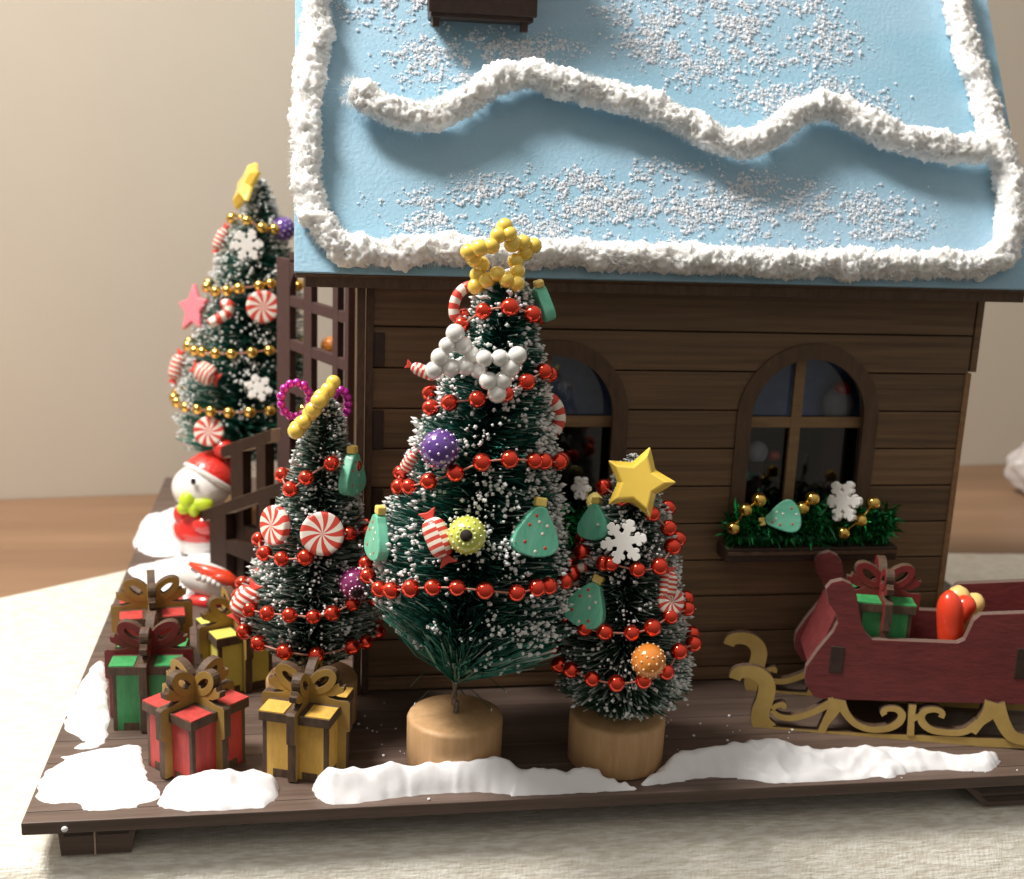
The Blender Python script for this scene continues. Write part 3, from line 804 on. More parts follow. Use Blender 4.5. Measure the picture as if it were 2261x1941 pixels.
garland('gold bead garland wound round the tree at the back left', TD, [
    [(470, 442), (500, 446), (531, 461), (556, 464)],
    [(437, 590), (460, 588), (484, 584), (525, 578), (548, 574)],
    [(395, 710), (410, 712), (437, 715), (469, 716), (510, 713), (545, 709)],
    [(376, 824), (400, 828), (427, 832), (464, 835), (506, 834), (546, 831)]], GOLD, 2.35)

# ================================================================== ornaments
def solid(name, mb, mats, label, cat, pos, n, roll=0., group=None, bevel=0.):
    o = part(name, mb, mats, org=(0, 0, 0), bevel=bevel); place(o, pos, n, roll); tag(o, label, cat, group); ORG[o.name] = np.zeros(3)
    return o
def subpart(name, mb, mats, parent, bevel=0.):
    o = part(name, mb, mats, parent, bevel=bevel, org=(0, 0, 0)); return o
def facing(P, k=.6, n=None):
    """direction part-way between the surface normal and the viewer"""
    v = CAMPOS - np.array(P); v /= np.linalg.norm(v)
    if n is None: return v
    q = v * k + np.array(n) * (1 - k); return q / np.linalg.norm(q)

def peppermint(label, P, n, r, roll=0., th=2.6):
    mb = MB(); ns = 18; rings = 7
    prof = [(0.0001, th / 2)] + [(r * .9 * i / rings, th / 2 - .12 * (i / rings) ** 3) for i in range(1, rings + 1)] + [(r * .97, th * .38), (r, th * .15), (r, -th * .2), (r * .95, -th * .5)]
    vs = []; sub = 4; N = ns * sub
    for j, (rr, z) in enumerate(prof):
        for i in range(N):
            a = 2 * math.pi * i / N + .3 * (rr / r) ** 1.2
            vs.append((rr * math.cos(a), rr * math.sin(a), z))
    k = len(mb.v); mb.v += vs
    for j in range(len(prof) - 1):
        for i in range(N):
            i2 = (i + 1) % N
            mb.f.append((k + j * N + i, k + (j + 1) * N + i, k + (j + 1) * N + i2, k + j * N + i2)); mb.m.append((i // sub) % 2); mb.s.append(True)
    mb.f.append(tuple(k + (len(prof) - 1) * N + i for i in range(N))[::-1]); mb.m.append(0); mb.s.append(False)
    return solid('peppermint_candy', mb, ['redclay', 'whiteclay'], label, 'candy ornament', P, n, roll, 'round peppermint swirl candies')
def snowflake(label, P, n, r, roll=0.):
    arm = [(.34, .17), (.50, .15), (.55, .27), (.68, .32), (.78, .25), (.74, .15), (.90, .20), (1.0, .11), (1.0, -.11), (.90, -.20), (.74, -.15), (.78, -.25), (.68, -.32), (.55, -.27), (.50, -.15), (.34, -.17)]
    poly = []
    for k in range(6):
        a = k * math.pi / 3
        poly += [(r * (x * math.cos(a) + y * math.sin(a)), r * (x * math.sin(a) - y * math.cos(a))) for x, y in arm]
    mb = MB(); mb.prism(poly, (0, 0, -.8), (1, 0, 0), (0, 1, 0), (0, 0, 1.6))
    return solid('snowflake', mb, 'flake', label, 'snowflake', P, n, roll, 'white snowflake ornaments', bevel=.3)
def puffy_star(label, P, n, r, roll=0., h=3.2):
    def st(k, q): return [(r * k * (1 if i % 2 == 0 else q) * math.sin(i * math.pi / 5), r * k * (1 if i % 2 == 0 else q) * math.cos(i * math.pi / 5)) for i in range(10)]
    mb = MB(); o_ = st(1, .56); a_ = st(.93, .57); i_ = st(.74, .57)
    vs = [(x, y, -.8) for x, y in o_] + [(x, y, .7) for x, y in o_] + [(x, y, 1.3) for x, y in a_] + [(x, y, h) for x, y in i_] + [(0, 0, h + .05), (0, 0, -.8)]
    fs = []; ms = []
    for lv in range(3):
        for i in range(10):
            j = (i + 1) % 10; fs.append((lv * 10 + j, lv * 10 + i, lv * 10 + 10 + i, lv * 10 + 10 + j))
    for i in range(10):
        j = (i + 1) % 10; fs.append((30 + j, 30 + i, 40)); fs.append((i, j, 41))
    mb.add(vs, fs, 0)
    return solid('gold_star', mb, 'goldstar', label, 'star', P, n, roll, bevel=.35)
def dotted_bead(label, P, n, r, m, md, hole=True, roll=0.):
    mb = MB(); mb.ball((0, 0, 0), r, seg=28, rings=18)
    o = solid('dotted_bead', mb, m, label, 'bead ornament', P, n, roll, 'large dotted bead ornaments')
    mb = MB(); N = 12
    for j in range(1, 7):
        t = math.pi * (j + .2) / 8
        for i in range(N):
            a = 2 * math.pi * (i + .5 * (j % 2)) / N; c = np.array([math.sin(t) * math.cos(a), math.sin(t) * math.sin(a), math.cos(t)]) * r * .985
            mb.ball(c, r * .085, seg=6, rings=4)
    subpart('dots', mb, md, o)['kind'] = 'stuff'
    if hole:
        mb = MB(); mb.lathe([(r * .33, r * .93), (r * .30, r * 1.006), (.01, r * 1.008)], seg=18); subpart('bead_hole', mb, 'hole', o)
    return o
def clay_tree(label, P, n, s, roll=0., th=3.0, dots=True):
    """drop-shaped green clay slice with a yellow tip, s = height"""
    ol = [(-.30, -.5), (0, -.56), (.30, -.48), (.43, -.30), (.40, -.08), (.30, .15), (.18, .36), (.10, .5), (-.08, .5), (-.20, .34), (-.32, .12), (-.42, -.12), (-.43, -.34)]
    pts = smooth_path([(x * s * 1.13, y * s * .95, 0) for x, y in ol], 3, closed=True)
    mb = MB(); mb.prism([(p[0], p[1]) for p in pts], (0, 0, -th / 2), (1, 0, 0), (0, 1, 0), (0, 0, th))
    o = solid('clay_tree', mb, 'greenclay', label, 'tree ornament', P, n, roll, 'green clay tree ornaments', bevel=.35)
    mb = MB(); mb.box(-.12 * s, .12 * s, .49 * s, .68 * s, -th * .4, th * .4); subpart('yellow_tip', mb, 'yellowclay', o, bevel=.4)
    if dots:
        mb = MB()
        for i, (x, y) in enumerate(((-.2, .1), (.18, .12), (-.25, -.25), (.1, -.05), (.2, -.32), (0, -.42), (-.08, .3), (.0, .18))):
            mb.lathe([(.042 * s, th / 2 - .2), (.036 * s, th / 2 + .03), (.01, th / 2 + .04)], (x * s, y * s, 0), 10, i % 2)
        subpart('clay_dots', mb, ['redclay', 'whiteclay'], o)['kind'] = 'stuff'
    return o
def candy_cane(label, P, n, pts, r, roll=0.):
    path = smooth_path([(x, y, 0) for x, y in pts], 10); mb = MB()
    mb.tube(path, r, 12, mfun=lambda i, j: ((i * 12 + j * 3) // 60) % 2)
    return solid('candy_cane', mb, ['redclay', 'whiteclay'], label, 'candy cane', P, n, roll)
def wrapped_candy(label, P, n, L, r, roll=0.):
    mb = MB(); path = [(-L / 2 + L * i / 20, 0, 0) for i in range(21)]
    mb.tube(path, [r * (math.sqrt(max(.02, 1 - ((i - 10) / 10.6) ** 4))) for i in range(21)], 16, mfun=lambda i, j: ((i + j // 4) // 2) % 2)
    o = solid('wrapped_candy', mb, ['redclay', 'whiteclay'], label, 'candy ornament', P, n, roll, 'small striped wrapped candies')
    for sgn in (-1, 1):
        mb = MB(); mb.prism([(sgn * L * .46, -r * .2), (sgn * L * .46, r * .2), (sgn * L * .74, r * .75), (sgn * L * .68, 0), (sgn * L * .74, -r * .75)], (0, 0, -.6), (1, 0, 0), (0, 1, 0), (0, 0, 1.2))
        subpart('wrapper_end', mb, 'redclay', o, bevel=.2)
    return o
def bead_shape(name, label, cat, pts, me, org, wire='thread', closed=True, wr=.3):
    root = thing(name, label, cat, org)
    for p in pts: inst('bead', me, root, p)
    mb = MB(); mb.tube(pts, wr, 5, closed=closed); part('wire', mb, wire, root)
    return root

# --- tallest tree
PS = bead_mesh('yellow_pearl', 2.15, 'yellowpearl'); PW = bead_mesh('white_pearl_bead', 2.3, 'pearl'); PM = bead_mesh('magenta_pearl', 1.3, 'magenta')
def z3(x, y): return ((780 + x / 3.42) / KP, (460 + y / 3.42) / KP)
star = [(1145, 135), (1095, 205), (1045, 285), (955, 300), (870, 330), (912, 385), (970, 425), (938, 505), (925, 590), (1008, 545), (1085, 495), (1160, 540), (1232, 570), (1240, 475), (1225, 400), (1300, 335), (1365, 280), (1280, 262), (1200, 270), (1180, 195)]
bead_shape('bead_star', 'yellow pearl bead star on top of the tallest tree', 'star', [aty(*z3(x, y), 21.5 - 2 * math.sin(i * .7)) for i, (x, y) in enumerate(star)], PS, aty(*z3(1100, 400), 21))
tri1 = [(770, 945), (710, 1035), (655, 1125), (610, 1222), (735, 1205), (850, 1195), (945, 1222), (895, 1105), (830, 1035)]
tri2 = [(990, 1135), (1110, 1130), (1240, 1112), (1185, 1205), (1130, 1300), (1085, 1398), (1020, 1302)]
q1 = [TA.hit(*z3(x, y), 2.)[0] for x, y in tri1]; q2 = [TA.hit(*z3(x, y), 2.8)[0] for x, y in tri2]
y1 = min(p[1] for p in q1) + 1.; y2 = min(p[1] for p in q2)
bead_shape('pearl_star', 'white pearl star pointing up, upper left of the tallest tree', 'pearl ornament', [aty(*z3(x, y), y1) for x, y in tri1], PW, q1[3])
bead_shape('pearl_star', 'white pearl star pointing down, below the upward one on the tallest tree', 'pearl ornament', [aty(*z3(x, y), y2) for x, y in tri2], PW, q2[5])
def on(T, px, py, out=0., k=.5):
    P, n = T.hit(px, py, out); return P, facing(P, k, n)
P, n = on(TA, 890, 908, 2.2); dotted_bead('purple dotted bead on the left side of the tallest tree', P, (.55, -.35, -.6), 4.9, 'purple', 'purpledot')
P, n = on(TA, 945, 1083, 2.4); dotted_bead('lime yellow dotted bead with dark hole, middle of the tallest tree', P, n, 4.8, 'lime', 'limedot')
P, n = on(TA, 886, 1088, 1.2); wrapped_candy('striped red candy beside the lime bead on the tallest tree', P, n, 10, 3.2, rad(-62))
P, n = on(TA, 1085, 1074, 1.6); clay_tree('green clay tree with yellow tip on the right half of the tallest tree', P, n, 12.5, rad(-12))
P, n = on(TA, 764, 1085, .6, .1); clay_tree('green clay tree edge-on at the left rim of the tallest tree', P, (-.93, -.25, .1), 12, rad(2))
P, n = on(TA, 1097, 612, 1.4, .1); clay_tree('green clay tree peeking out at the upper right of the tallest tree', P, (.9, .2, .3), 9, rad(10), dots=False)
P, n = on(TA, 936, 612, 1.2, .3); candy_cane('curved candy cane at the upper left of the tallest tree', P + np.array([.6, 3.5, -.4]), (0, -1, .1), [(3.5, 4.6), (.6, 4.2), (-1.6, 1.8), (-2.2, -1.2), (-1.6, -3.8), (.2, -5)], 1.45, rad(-8))
P, n = on(TA, 1128, 845, .8, .3); candy_cane('curved candy cane at the right rim of the tallest tree', P + np.array([-1.2, 2., 0]), (.2, -1, .1), [(-2.5, 4.8), (.4, 4.2), (2.0, 1.2), (1.9, -2.0), (.2, -4.4)], 1.8, rad(6))
P, n = on(TA, 858, 752, .8, .3); wrapped_candy('small red candy tip beside the white pearl stars on the tallest tree', P, (-.3, -1, .1), 7, 1.7, rad(-20))
P, n = on(TA, 828, 935, .2, .3); wrapped_candy('pale pink candy edge peeking out below the purple bead of the tallest tree', P, (-.5, -.8, .1), 6, 1.8, rad(60))
# --- medium tree
def z2(x, y): return ((340 + x / 3.42) / KP, (820 + y / 3.42) / KP)
ln = [(1045, 490), (1060, 420), (1105, 350), (1150, 285), (1195, 225), (1245, 170), (1300, 125), (1355, 85)]
pts = []
for i, (x, y) in enumerate(ln):
    pts.append(aty(*z2(x, y), YB - 9))
ctr = (pts[0] + pts[-1]) / 2; ax = (pts[-1] - pts[0]); axn = ax / np.linalg.norm(ax); ro = np.linalg.norm(ax) / 2
vw = facing(ctr); stp = []
for i in range(20):                       # a five-point star of beads seen edge-on: its plane holds the line of sight
    a = i * math.pi / 10; rr = ro * (1 if i % 4 == 0 else (.76 if i % 4 in (1, 3) else .52))
    stp.append(ctr + axn * rr * math.cos(a) - vw * rr * math.sin(a) * .95 + np.cross(axn, vw) * .25 * math.sin(i))
bead_shape('bead_star', 'yellow pearl bead star seen edge-on atop the medium tree', 'star', stp, PS, ctr)
def bead_ring(c, ex, ey, r1, r2, n): return [np.array(c) + np.array(ex) * r1 * math.cos(2 * math.pi * i / n) + np.array(ey) * r2 * math.sin(2 * math.pi * i / n) for i in range(n)]
c1 = aty(*z2(1068, 215), YB + 4); c2 = aty(*z2(1405, 250), YB + 6)
bow = thing('bead_bow', 'magenta bead bow behind the edge-on star of the medium tree', 'bow', (c1 + c2) / 2)
for c, a, b in ((c1, 4.0, 4.9), (c2, 2.3, 4.2)):
    lp = bead_ring(c, (1, .15, 0), (0, 0, 1), a, b, 13)
    for p in lp: inst('bead', PM, bow, p)
    mb = MB(); mb.tube(lp, .3, 5, closed=True); part('wire', mb, 'magenta', bow)
mb = MB(); mb.tube([c1 + (4, .6, -1), (c1 + c2) / 2 + (0, 1.5, -1), c2 + (-2.3, 0, -1)], .4, 5); part('wire', mb, 'magenta', bow)
P, n = on(TB, 652, 1080, 2.2, .75); peppermint('large round peppermint swirl facing forward on the medium tree', P, n, 6.0, .3)
P, n = on(TB, 556, 1063, .8, .2); peppermint('peppermint swirl half turned away at the left of the medium tree', P, (-.75, -.6, .12), 5.6, .8)
P, n = on(TB, 713, 958, .8, .2); clay_tree('green clay tree edge-on at the upper right of the medium tree', P, (.86, -.5, .05), 11.5, rad(-4))
P, n = on(TB, 719, 1180, 1.8); dotted_bead('plum dotted bead with dark hole, lower right of the medium tree', P, (.1, -.9, -.3), 4.6, 'plum', 'plumdot')
P, n = on(TB, 496, 1217, 1.0, .5); wrapped_candy('striped red candy at the lower left rim of the medium tree above the gifts', P, n, 8.5, 3.6, rad(68))
# --- short tree
P, n = on(TC, 1292, 976, 2.5, .9); puffy_star('puffy gold plastic star tilted on top of the short right tree', P, facing(P), 9.8, rad(-14))
P, n = on(TC, 1262, 1096, 1.6, .7); snowflake('white snowflake under the puffy star on the short right tree', P, n, 6.0, rad(14))
P, n = on(TC, 1190, 1222, .8, .5); clay_tree('green clay tree at the left rim of the short right tree', P, n, 12, rad(-14))
P, n = on(TC, 1208, 1060, .2, .5); clay_tree('green clay tree half hidden beside the star point of the short right tree', P + np.array([0, 2, 0]), n, 9.5, rad(8), dots=False)
P, n = on(TC, 1357, 1217, .8, .6); peppermint('small peppermint candy at the right of the short right tree', P, n, 3.6, .2)
P, n = on(TC, 1352, 1182, .4, .5); wrapped_candy('glassy pink wrapped candy end above the small peppermint of the short tree', P, n, 6.5, 2.4, rad(80))
P, n = on(TC, 1312, 1337, 2.2); dotted_bead('orange dotted bead low on the short right tree', P, (0, .3, -1), 4.5, 'orange', 'orangedot')
P, n = on(TC, 1172, 1168, .2, .3); candy_cane('red candy edge at the left rim of the short right tree', P, (-.3, -1, 0), [(2, 3), (-.6, 2.2), (-1.4, 0), (-.8, -2.2)], 1.3)
# --- tree at the back left
P, n = on(TD, 503, 377, 2., .5); puffy_star('gold plastic star turned sideways atop the tree at the back left', P, (-.88, -.22, .42), 11.0, rad(20))
P, n = on(TD, 447, 484, 1., .4); wrapped_candy('red candy at the upper left rim of the back left tree', P, n, 9, 2.6, rad(75))
P, n = on(TD, 500, 496, 1.5, .8); snowflake('white snowflake high on the back left tree', P, n, 6.4, rad(4))
P, n = on(TD, 574, 463, 1.5, .5); dotted_bead('purple dotted bead on the back left tree beside the roof corner', P, (.3, .2, -1), 4.9, 'purple', 'purpledot', hole=False)
P, n = on(TD, 532, 621, 1.5, .8); peppermint('round peppermint swirl in the middle of the back left tree', P, n, 6.6, 0.)
P, n = on(TD, 440, 634, 1.2, .6); candy_cane('hooked striped candy cane left of the peppermint on the back left tree', P, n, [(1.2, 3.6), (4, 4.2), (4.2, 1), (1.5, -1.5), (-2.4, -4.6)], 2.1, rad(-6))
P, n = on(TD, 416, 755, 1.2, .6); wrapped_candy('striped red candy between the lower gold rows of the back left tree', P, n, 8.5, 4.2, rad(-25))
P, n = on(TD, 523, 785, 1.2, .6); snowflake('white snowflake beside the trellis on the lower back left tree', P, (.3, -.8, .4), 5.6, rad(-20))
P, n = on(TD, 423, 873, 1.2, .7); peppermint('round peppermint swirl low on the back left tree above the snowman', P, n, 6.0, .5)
P, n = on(TD, 358, 742, .6, .3); wrapped_candy('cream candy at the far left rim of the back left tree', P, (-.6, -.7, .2), 10, 3., rad(80))
P, n = on(TD, 657, 700, .6, .3); dotted_bead('orange dotted bead on the back left tree seen through the trellis', P + np.array([2.5, 0, 0]), (.2, .2, -1), 4.2, 'orange', 'orangedot', hole=False)
def flat_star(label, P, n, r, roll):
    mb = MB(); mb.prism([(r * (1 if i % 2 == 0 else .5) * math.sin(i * math.pi / 5), r * (1 if i % 2 == 0 else .5) * math.cos(i * math.pi / 5)) for i in range(10)], (0, 0, -1.1), (1, 0, 0), (0, 1, 0), (0, 0, 2.2))
    return solid('glitter_star', mb, 'pink', label, 'star', P, n, roll, bevel=.6)
P, n = on(TD, 402, 625, 1., .4); flat_star('pink glitter star at the left rim of the back left tree', P + np.array([-2, 0, 0]), (-.75, -.6, .2), 10.5, rad(10))
# --- in the planters
def z8(x, y): return ((1500 + x / 2.7228) / KP, (700 + y / 2.7228) / KP)
def string_beads(name, label, pts, me, Y):
    root = thing(name, label, 'bead string', aty(*z8(*pts[0]), Y))
    Q = [aty(*z8(*p), Y - .6 * (i % 2)) for i, p in enumerate(pts)]
    for q in Q: inst('bead', me, root, q)
    if len(Q) > 1:
        mb = MB(); mb.tube(Q, .3, 5); part('string', mb, 'goldbead', root)
string_beads('bead_string', 'gold beads slanting at the left end of the right window planter', [(325, 1270), (398, 1158), (480, 1098)], GOLDS, 57.5)
string_beads('bead_string', 'pair of gold beads in the middle of the right window planter', [(740, 1148), (800, 1092)], GOLDS, 57.5)
string_beads('bead_string', 'gold beads at the right end of the right window planter', [(985, 1297), (1088, 1222), (1165, 1118)], GOLDS, 57.5)
clay_tree('green clay tree lying tilted in the right window planter', aty(*z8(618, 1205), 57), facing(aty(*z8(618, 1205), 57)), 10.5, rad(108), dots=True)
P = aty(*z8(988, 1108), 57.5); snowflake('white snowflake standing tilted in the right window planter', P, (-.9, -.42, .1), 6.8, rad(15))
P = aty(1176, 988, 62); snowflake('bluish white snowflake in the planter beside the tallest tree', P, (-.85, -.5, .1), 3.8, rad(10))
P = aty(1207, 1016, 58); dotted_bead('olive gold bead in the planter beside the tallest tree', P, (0, -1, 0), 3.0, 'yellowclay', 'limedot', hole=False)

# ================================================================== plywood gift boxes
def gift(label, cx, cy, yaw, h, wd, face, rib, z0=0., lidm=None, bow=1.):
    t = thing('gift_box', label, 'gift box', (cx, cy, z0), 'wooden gift boxes')
    ca, sa = math.cos(yaw), math.sin(yaw)
    EX, EY, EZ = np.array([ca, sa, 0]), np.array([-sa, ca, 0]), np.array([0, 0, 1.])
    O = np.array([cx, cy, z0]); b = wd / 2
    lidm = lidm or face
    for k in range(4):                                   # painted sides with burnt tabs along the foot
        ex = (EX, EY, -EX, -EY)[k]; ey = (EY, -EX, -EY, EX)[k]
        mb = MB(); o = O - ex * (b - 1.15) - ey * b
        mb.obox(o + EZ * .2, ex * (2 * b - 2.3), ey * 1.6, EZ * (h - 3.0))
        sp = part('side_panel', mb, face, t)
        mb = MB(); mb.obox(O - ex * 6.2 - ey * (b + .12) + EZ * .1, ex * 4.2, ey * .6, EZ * 2.3); mb.obox(O + ex * 2.0 - ey * (b + .12) + EZ * .1, ex * 4.2, ey * .6, EZ * 2.3)
        part('foot_tab', mb, 'edge', sp, org=ORG[t.name])
        mb = MB(); c = O - ex * b - ey * b
        mb.obox(c - ex * .05 - ey * .05, ex * 1.25, ey * 1.25, EZ * (h - 2.9)); part('corner_edge', mb, 'edge', t, bevel=.15)
    mb = MB(); l = b + .85
    mb.obox(O - EX * l - EY * l + EZ * (h - 2.7), EX * 2 * l, EY * 2 * l, EZ * 2.6); lid = part('lid', mb, 'edge', t, bevel=.15)
    for sx in (-1, 1):
        for sy in (-1, 1):
            mb = MB(); q = 6.9
            c = O + EX * (sx * (l - .1) - (q if sx > 0 else 0)) + EY * (sy * (l - .1) - (q if sy > 0 else 0)) + EZ * (h - .2)
            mb.obox(c, EX * q, EY * q, EZ * .42); part('lid_square', mb, lidm, lid, org=ORG[t.name])
    for k, (U, Nn) in enumerate(((EX, EY), (EY, -EX))):
        Wd = l + 2.6; th = 2.3; hz = h + .9
        lo = 0.4
        base_ = [(-Wd, hz - 8.2), (-Wd + 1.0, hz - 8.6), (-Wd + 1.0, lo), (Wd - 1.0, lo), (Wd - 1.0, hz - 8.6), (Wd, hz - 8.2), (Wd, hz), (Wd - .7, hz + .6), (Wd - 3.6, hz + .5), (6.6, hz + 1.0), (4.6, hz + 2.2), (3.2, hz + 4.2), (1.3, hz + 5 * bow), (-1.3, hz + 5 * bow), (-3.2, hz + 4.2), (-4.6, hz + 2.2), (-6.6, hz + 1.0), (-Wd + 3.6, hz + .5), (-Wd + .7, hz + .6), (-Wd, hz)]
        mb = MB(); off = O - Nn * (th / 2)
        mb.prism(base_, off, U, EZ, Nn * th, 0, 1)
        for s in (-1, 1):
            c = np.array([s * 4.5, hz + 5.3 * bow]); a = rad(s * 40); ol = []; il = []
            for i in range(22):
                g = 2 * math.pi * i / 22; e = np.array([math.cos(g), math.sin(g)])
                for lst, (rx, ry) in ((ol, (4.9, 3.1)), (il, (2.6, 1.05))):
                    x, y = e[0] * rx, e[1] * ry; lst.append((c[0] + x * math.cos(a) - y * math.sin(a), c[1] + (x * math.sin(a) + y * math.cos(a)) * bow))
            if s < 0: ol = ol[::-1]; il = il[::-1]
            mb.ring(ol, il, off + Nn * -.12, U, EZ, Nn * (th + .24), 0, 1)
            mb.prism([(s * 4.6, hz + .9), (s * 8.0, hz + 1.5), (s * 10.6, hz + 2.9), (s * 10.9, hz + 4.6), (s * 9.7, hz + 4.4), (s * 9.2, hz + 5.6), (s * 7.6, hz + 4.4), (s * 4.0, hz + 2.8)], off + Nn * .1, U, EZ, Nn * (th - .2), 0, 1)
        part('ribbon_panel', mb, [rib, 'edge'], t, bevel=.12)
    return t
gift('red gift box with gold bow, foremost at the left', 40., 26.9, rad(45), 19., 18.2, 'gred', 'ribgold')
gift('yellow gift box with gold bow, front row between the red gift and tallest tree', 69.6, 24.4, rad(-20.5), 19., 18.2, 'gyellow', 'ribgold')
gift('green gift box with dark red bow, second row at the left edge', 24.4, 56.6, rad(-2), 20., 18., 'ggreen', 'ribred')
gift('red gift box with gold bow at the back of the pile, behind the green one', 20.5, 95.5, rad(8), 19., 18.2, 'gred', 'ribgold')
gift('pale yellow gift box with gold bow, half hidden behind the red front gift', 47.5, 79.5, rad(24), 19., 17.2, 'gpale', 'ribgold')

# ================================================================== sleigh
def z7(x, y): return ((1540 + x / 2.8696) / KP, (1180 + y / 2.8696) / KP)
SD = np.array([.964, -.264, 0]); SN = np.array([.264, .964, 0]); SP = np.array([201.8, 35.3, 0]); SW = 26.
def suv(x, y):
    p = atplane(*z7(x, y), SP, SN); return (float(np.dot(p - SP, SD)), float(p[2]))
sleigh = thing('toy_sleigh', 'dark red wooden sleigh with curled gold runners in front of the house', 'sleigh', SP + SD * 40 + SN * 13)
bodyp = [suv(*p) for p in [(815, 345), (850, 305), (920, 290), (975, 315), (1005, 360), (1040, 560), (1065, 620), (1110, 668), (1650, 690), (1695, 670), (1720, 620), (1755, 545), (1800, 510), (2069, 500), (2330, 490), (2400, 560), (2390, 980), (2300, 1078), (2069, 1080), (1500, 1065), (800, 1045), (740, 1030), (690, 960), (680, 900), (690, 840), (760, 740), (860, 620), (890, 560), (880, 500), (830, 430)]]
ZB = min(p[1] for p in bodyp)
strokes = [
    ([(235, 915), (255, 880), (310, 868), (375, 880), (425, 920), (440, 975), (425, 1050), (400, 1120), (405, 1190), (470, 1240)], [75, 85, 85, 95, 105, 112, 110, 115, 125, 100]),
    ([(400, 1235), (700, 1262), (1100, 1285), (1500, 1300), (1900, 1318), (2300, 1335)], 62),
    ([(470, 1110), (520, 1150), (600, 1160), (700, 1135), (790, 1095), (870, 1050)], [30, 38, 42, 42, 46, 60]),
    ([(475, 1105), (495, 1085), (545, 1075), (545, 1100)], [30, 34, 34, 26]),
    ([(880, 1040), (860, 1110), (810, 1190), (780, 1260)], [110, 80, 50, 50]),
    ([(905, 1060), (940, 1130), (1000, 1195), (1090, 1230), (1200, 1225), (1270, 1190), (1295, 1140), (1265, 1105), (1210, 1100), (1175, 1118), (1185, 1140)], [70, 50, 44, 42, 46, 52, 50, 42, 36, 36, 40]),
    ([(1362, 1075), (1352, 1180), (1348, 1270)], [48, 42, 46]),
    ([(1355, 1175), (1400, 1140)], 34),
    ([(1780, 1180), (1700, 1240), (1600, 1250), (1490, 1235), (1430, 1195), (1415, 1145), (1450, 1110), (1510, 1105), (1550, 1125), (1540, 1155)], [50, 46, 44, 46, 50, 48, 42, 36, 36, 40]),
    ([(1880, 1060), (1850, 1120), (1790, 1185), (1740, 1250)], [130, 100, 56, 50]),
    ([(1890, 1070), (1930, 1180), (1990, 1270), (2090, 1300)], [110, 90, 80, 70])]
PXW = suv(1100, 1100)[0] - suv(1000, 1100)[0]
for side in (0, 1):
    off = SN * (SW * side)
    mb = MB(); mb.prism(bodyp, SP + off, SD, (0, 0, 1), SN * 2.6, 0, 1)
    sp = part('side_panel', mb, ['sleighred', 'sleighedge'], sleigh, bevel=.2)
    mb = MB()
    for i, (pts, wd) in enumerate(strokes):
        q = [suv(*p) for p in pts]
        wl = [v * PXW / 100 for v in wd] if isinstance(wd, list) else wd * PXW / 100
        n_ = 4
        sm = smooth_path([(a, b_, 0) for a, b_ in q], n_); sm = [(p[0], p[1]) for p in sm]
        if isinstance(wl, list):
            wl = [wl[min(j // n_, len(wl) - 1)] * (1 - (j % n_) / n_) + wl[min(j // n_ + 1, len(wl) - 1)] * (j % n_) / n_ for j in range(len(sm))]
        e_ = .05 * i
        mb.stroke(sm, wl, SP + off + SN * (-.35 - e_ + (0 if side == 0 else 0)), SD, (0, 0, 1), SN * (2.2 + 2 * e_), 0, 1)
    mn = min(v[2] for v in mb.v)
    mb.v = [(a, b_, max(c, .05)) for a, b_, c in mb.v]
    part('runner', mb, ['sleighgold', 'edge'], sleigh)
    for c0, c1 in (((848, 705), (918, 882)), ((2030, 720), (2100, 920))):
        u0, z1 = suv(*c0); u1, z0 = suv(*c1)
        mb = MB(); mb.obox(SP + off + SD * u0 + np.array([0, 0, z0]) - SN * .25, SD * (u1 - u0), SN * .6, (0, 0, z1 - z0)); part('slot_tab', mb, 'dark', sp, org=ORG[sleigh.name], bevel=.4)
u0 = suv(800, 1000)[0]; u1 = suv(2330, 1000)[0]; zf = suv(1500, 1000)[1] - .5
mb = MB(); mb.obox(SP + SD * u0 + SN * 2.7 + np.array([0, 0, zf]), SD * (u1 - u0), SN * (SW - 2.8), (0, 0, 2.4)); part('floor_panel', mb, 'sleighred', sleigh)
ub, zt = suv(2330, 500)
mb = MB(); mb.obox(SP + SD * (u1 - .5) + SN * 2.7 + np.array([0, 0, zf + 2.5]), SD * 2.4, SN * (SW - 2.8), (0, 0, zt - zf - 3)); part('end_panel', mb, 'sleighred', sleigh)
fa_, fb_ = suv(720, 880), suv(880, 540)
mb = MB(); mb.prism([fa_, fb_, (fb_[0] + 2, fb_[1] - .5), (fa_[0] + 2.4, fa_[1] - .5)], SP + SN * 2.7, SD, (0, 0, 1), SN * (SW - 2.8)); part('front_panel', mb, 'sleighred', sleigh)
# cargo
gp = aty(1808, 1222, 29.5)
gift('green gift box with dark red bow riding inside the sleigh', float(gp[0]), 37.2, rad(-15), float(gp[2]) - zf - 2.4, 15.4, 'ggreen', 'ribred', z0=zf + 2.4)
def capsule(mb, a, b, r, mi=0):
    a, b = np.array(a, float), np.array(b, float); n = 14
    mb.tube([a + (b - a) * i / n for i in range(n + 1)], [r * math.sqrt(max(.05, 1 - max(0, abs(2 * i / n - 1) * 1.0 - .35) ** 2 / .43)) for i in range(n + 1)], 14, mi)
gl = lambda x, y, Y: aty(1900 + (x - 1900), y, Y)
base_g = gl(1930, 1290, 27)
t = thing('gummy_candy', 'red and yellow gummy candy with two lobes at the back of the sleigh', 'candy', (base_g[0], 27, zf + 2.4))
mb = MB(); capsule(mb, gl(1926, 1335, 28), gl(1921, 1196, 28), 4.0); capsule(mb, gl(1924, 1262, 28), gl(1966, 1208, 28), 3.3); part('red_half', mb, 'gummyred', t)
